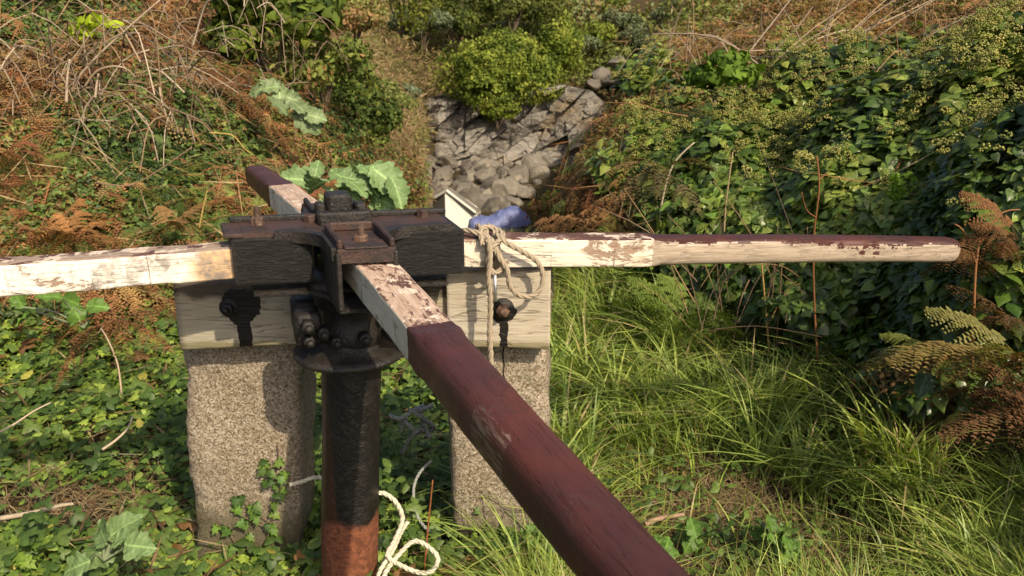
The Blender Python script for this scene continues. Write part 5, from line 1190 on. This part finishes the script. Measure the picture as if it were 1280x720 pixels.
gc = (1 - tone) * np.array([[.17, .25, .04]]) + tone * np.array([[.36, .43, .09]]); gc = gc * (1 + .2 * rng.uniform(-1, 1, (len(k), 1)))
straw = rng.random(len(k)) < .13; gc[straw] = np.array([.30, .24, .10]) * rng.uniform(.6, 1.2, (straw.sum(), 1))
hm = .6 + .55 * np.clip(noise(P_[k, 0] * 2.3, P_[k, 1] * 2.3, s=101) + .4, 0, 1.2)
blades('grass', 'long bright green tussocky grass right of the posts', k,   .33 * hm, .0072, gc, clumpdir=cl, wind=(-.1, -.35, 0))
k = pick(16000, np.clip(1 - .6 * worn, .1, 1), gr_m); gc = colmix(len(k), [(.15, .21, .04), (.21, .27, .06), (.11, .17, .03), (.32, .26, .12)], .3)
blades('short_grass', 'short grass between the long tussocks', k, .11, .0045, gc, seg=4)
k = pick(9000, (worn + .1 + .35 * blobw(u, v, [(90, 635, 120, 45, 2.5)])) * 1.0, flat & (v > 430) & (P_[:, 1] > 1.5)); k2 = k
b_ = MB(); 
blades('straw_litter', 'dry straw lying on the worn ground', k, .14, .004, colmix(len(k), [(.26, .19, .11), (.19, .13, .07), (.32, .25, .15)], .3), bend=(1.6, 2.4), seg=4, mat=M_dead, cat='straw')
# big arching tussocks
tk = pick(400, np.clip(.6 + tus, .1, 2) * np.clip(1 - 3.2 * worn, 0, 1), gr_m & (v > 330)); tk = np.repeat(tk, 42); S0 = P_.copy(); n_ = len(tk)
ctr_ = P_[tk]; aa = rng.uniform(0, 6.283, n_); off = np.stack([np.cos(aa), np.sin(aa), np.zeros(n_)], -1) * rng.uniform(0, .055, (n_, 1)); save = P_[tk].copy()
P_old = P_; P_ = ctr_ + off; tone = np.clip(np.repeat(rng.random(400), 42)[:n_] + .25 * rng.normal(size=n_), 0, 1)[:, None]
gc = ((1 - tone) * np.array([[.17, .26, .06]]) + tone * np.array([[.36, .43, .10]])) * (1 + .2 * rng.uniform(-1, 1, (n_, 1))); st_ = rng.random(n_) < .12; gc[st_] = np.array([.36, .30, .15])
dsave = D_; blades('tussock_grass', 'arching tussocks of long grass', np.arange(n_), .42, .0108, gc, bend=(.5, 1.5), seg=7, clumpdir=aa, wind=(-.15, -.2, 0)); P_ = P_old
# grass at the crest, seen between the posts and behind the bar
k = pick(4200, np.ones(len(u)), (~LEFTBANK) & (P_[:, 1] > 5.6) & (P_[:, 1] < 7.6) & (u > 520) & (u < 760)); blades('crest_grass', 'grass on the edge of the slope behind the capstan', k, .17, .008, colmix(len(k), [(.12, .17, .03), (.16, .21, .04), (.2, .18, .07)], .3))
# ivy ground cover
strawp = blobw(u, v, [(70, 645, 105, 34, 1.3), (190, 600, 50, 24, 1.0), (130, 560, 80, 18, .8), (40, 480, 50, 14, .6)])
iv_m = flat & (gx < .25) & (P_[:, 1] > 1.2) & inx
wv = np.clip(1 - .92 * strawp, .03, 1) * np.where(gx > -.05, .35, 1)
def groundleaf(name, label, proto, N, size, w_, cols, wts, lift, mat=M_leaf, tilt=.45, mask=iv_m, amp=.10, jit=.35):
    k = pick(N, w_, mask); mb = MB(); n_ = len(k); P = P_[k]; h = amp * np.clip(.4 + noise(P[:, 0] * 3, P[:, 1] * 3, s=111) + .5 * noise(P[:, 0] * 8, P[:, 1] * 8, s=112), 0, 2)
    tone = noise(P[:, 0] * 2.5, P[:, 1] * 2.5, s=113) + .5 * rng.normal(size=n_); cc = np.array(cols); order = np.argsort(np.argsort(tone)) / n_; idx = np.searchsorted(np.cumsum(wts) / np.sum(wts), order).clip(0, len(cc) - 1)
    c = cc[idx] * (1 + .25 * rng.uniform(-1, 1, (n_, 1))); pos = P + UP * (h * rng.uniform(.2, 1, n_) + rng.uniform(*lift, n_))[:, None]
    nn = norm(UP + tilt * rnd_unit(n_) + np.array([0, -.35, 0])); stamp(mb, proto, pos, basis(nn, rnd_unit(n_)), size * rng.uniform(1 - jit, 1 + jit, n_) * np.clip(D_[k] / 3.2, 1, 2) ** .4, c)
    return tag(mb.build(name, mat), label, 'ground cover', kind='stuff')
ropeclear = 1 - .85 * blobw(u, v, [(500, 680, 40, 45, 1), (600, 690, 50, 34, .8), (430, 700, 40, 30, .8), (372, 612, 22, 25, 1), (520, 545, 30, 30, .9)])
wv = wv * ropeclear
groundleaf('ivy_ground_cover', 'ivy covering the ground round the posts and at the left', IVY, 12000, .038, wv, [(.05, .095, .02), (.10, .17, .03), (.17, .26, .04), (.26, .35, .06)], [1.6, 3, 3, 2], (.005, .05), amp=.12)
groundleaf('small_herbs', 'small round leaved herbs growing through the ivy', OVAL, 20000, .026, wv * np.clip(.7 + pn, .1, 2), [(.09, .15, .025), (.16, .24, .04), (.23, .31, .06)], [1, 2, 1.5], (.005, .03), amp=.05)
groundleaf('bramble_sprays', 'bramble leaves scattered over the ivy', TRI, 2600, .075, wv, [(.06, .11, .025), (.11, .17, .04), (.19, .10, .04)], [2, 2, .25], (.03, .10), amp=.14)
groundleaf('fallen_leaves', 'brown fallen leaves lying on the ground', OVAL, 900, .032, wv * .2 + strawp + worn, [(.17, .10, .05), (.24, .17, .08), (.12, .07, .04)], [2, 2, 1], (.0, .03), mat=M_dead, mask=(iv_m | gr_m), amp=.03)
groundleaf('small_herbs', 'small herbs at the foot of the hedge in the grass', OVAL, 5000, .034, np.clip(.3 + tus, .05, 1), [(.06, .11, .02), (.10, .16, .03)], [1, 2], (.02, .10), mask=gr_m, amp=.10)

k = pick(1500, wv, iv_m); n_ = len(k); mb = MB(); pr = (NARROW[0] * [.5, 1, .8], NARROW[1])
stamp(mb, pr, P_[k] + UP * rng.uniform(.02, .12, (n_, 1)), basis(norm(UP + .3 * rnd_unit(n_)), norm(rnd_unit(n_) * [1, 1, .25])), rng.uniform(.08, .30, n_), colmix(n_, [(.22, .15, .08), (.14, .09, .05), (.32, .25, .15)], .3)); tag(mb.build('trailing_stems', M_dead), 'thin trailing stems and dead stalks among the ivy on the ground', 'ground cover', kind='stuff')
groundleaf('mixed_weeds', 'larger pale and yellow weed leaves among the ivy', OVAL, 1500, .055, wv * np.clip(.2 + pn, 0, 2), [(.14, .22, .04), (.24, .32, .07), (.34, .32, .07), (.10, .17, .05)], [2, 2, .5, 1.5], (.02, .08), amp=.10)
# climbing ivy on the left post
iv = empty('climbing_ivy', (-.78, 2.66, 0), 'ivy sprig climbing the right side of the left granite post', 'ivy'); 
for q, pts in enumerate(([(330, 690), (340, 650), (350, 610), (343, 590), (332, 575)], [(340, 655), (320, 640), (300, 625), (288, 622)], [(350, 625), (345, 600), (348, 575), (347, 555)], [(300, 690), (285, 665), (270, 655)], [(335, 660), (312, 650), (296, 640)])):
    Q = smooth_path([at(a, b, 2.685) for a, b in pts], 10); mb = MB(); tube(mb, Q, .0022, 4, (.16, .11, .07), cap=False); mb.build('stem', M_stem, iv)
    mb = MB(); n_ = 9 if q < 3 else 6; pp = Q[rng.integers(1, 10, n_)] + rng.normal(size=(n_, 3)) * [.02, .004, .02] + [0, -.012, 0]
    stamp(mb, IVY, pp, basis(norm(np.array([[.1, -1, .45]]) + .25 * rnd_unit(n_)), norm(np.array([[0, -.2, -.6]]) + .6 * rnd_unit(n_))), rng.uniform(.028, .042, n_), colmix(n_, [(.09, .17, .03), (.13, .22, .04), (.05, .10, .02)], .2)); mb.build('leaves', M_leaf, iv)
iv = empty('climbing_ivy', (.0, 2.6, 0), 'ivy gathered at the foot of the right granite post', 'ivy'); mb = MB(); n_ = 90
pp = np.stack([rng.uniform(-.12, .16, n_), rng.uniform(2.50, 2.66, n_), rng.uniform(-.1, .12, n_)], -1); pp[:, 2] *= rng.uniform(.2, 1, n_)
stamp(mb, IVY, pp, basis(norm(np.array([[.1, -1, .8]]) + .5 * rnd_unit(n_)), rnd_unit(n_)), rng.uniform(.028, .045, n_), colmix(n_, [(.07, .13, .025), (.11, .19, .035), (.04, .08, .02)], .2)); mb.build('leaves', M_leaf, iv)
print('polys', sum(len(m.polygons) for m in bpy.data.meshes))
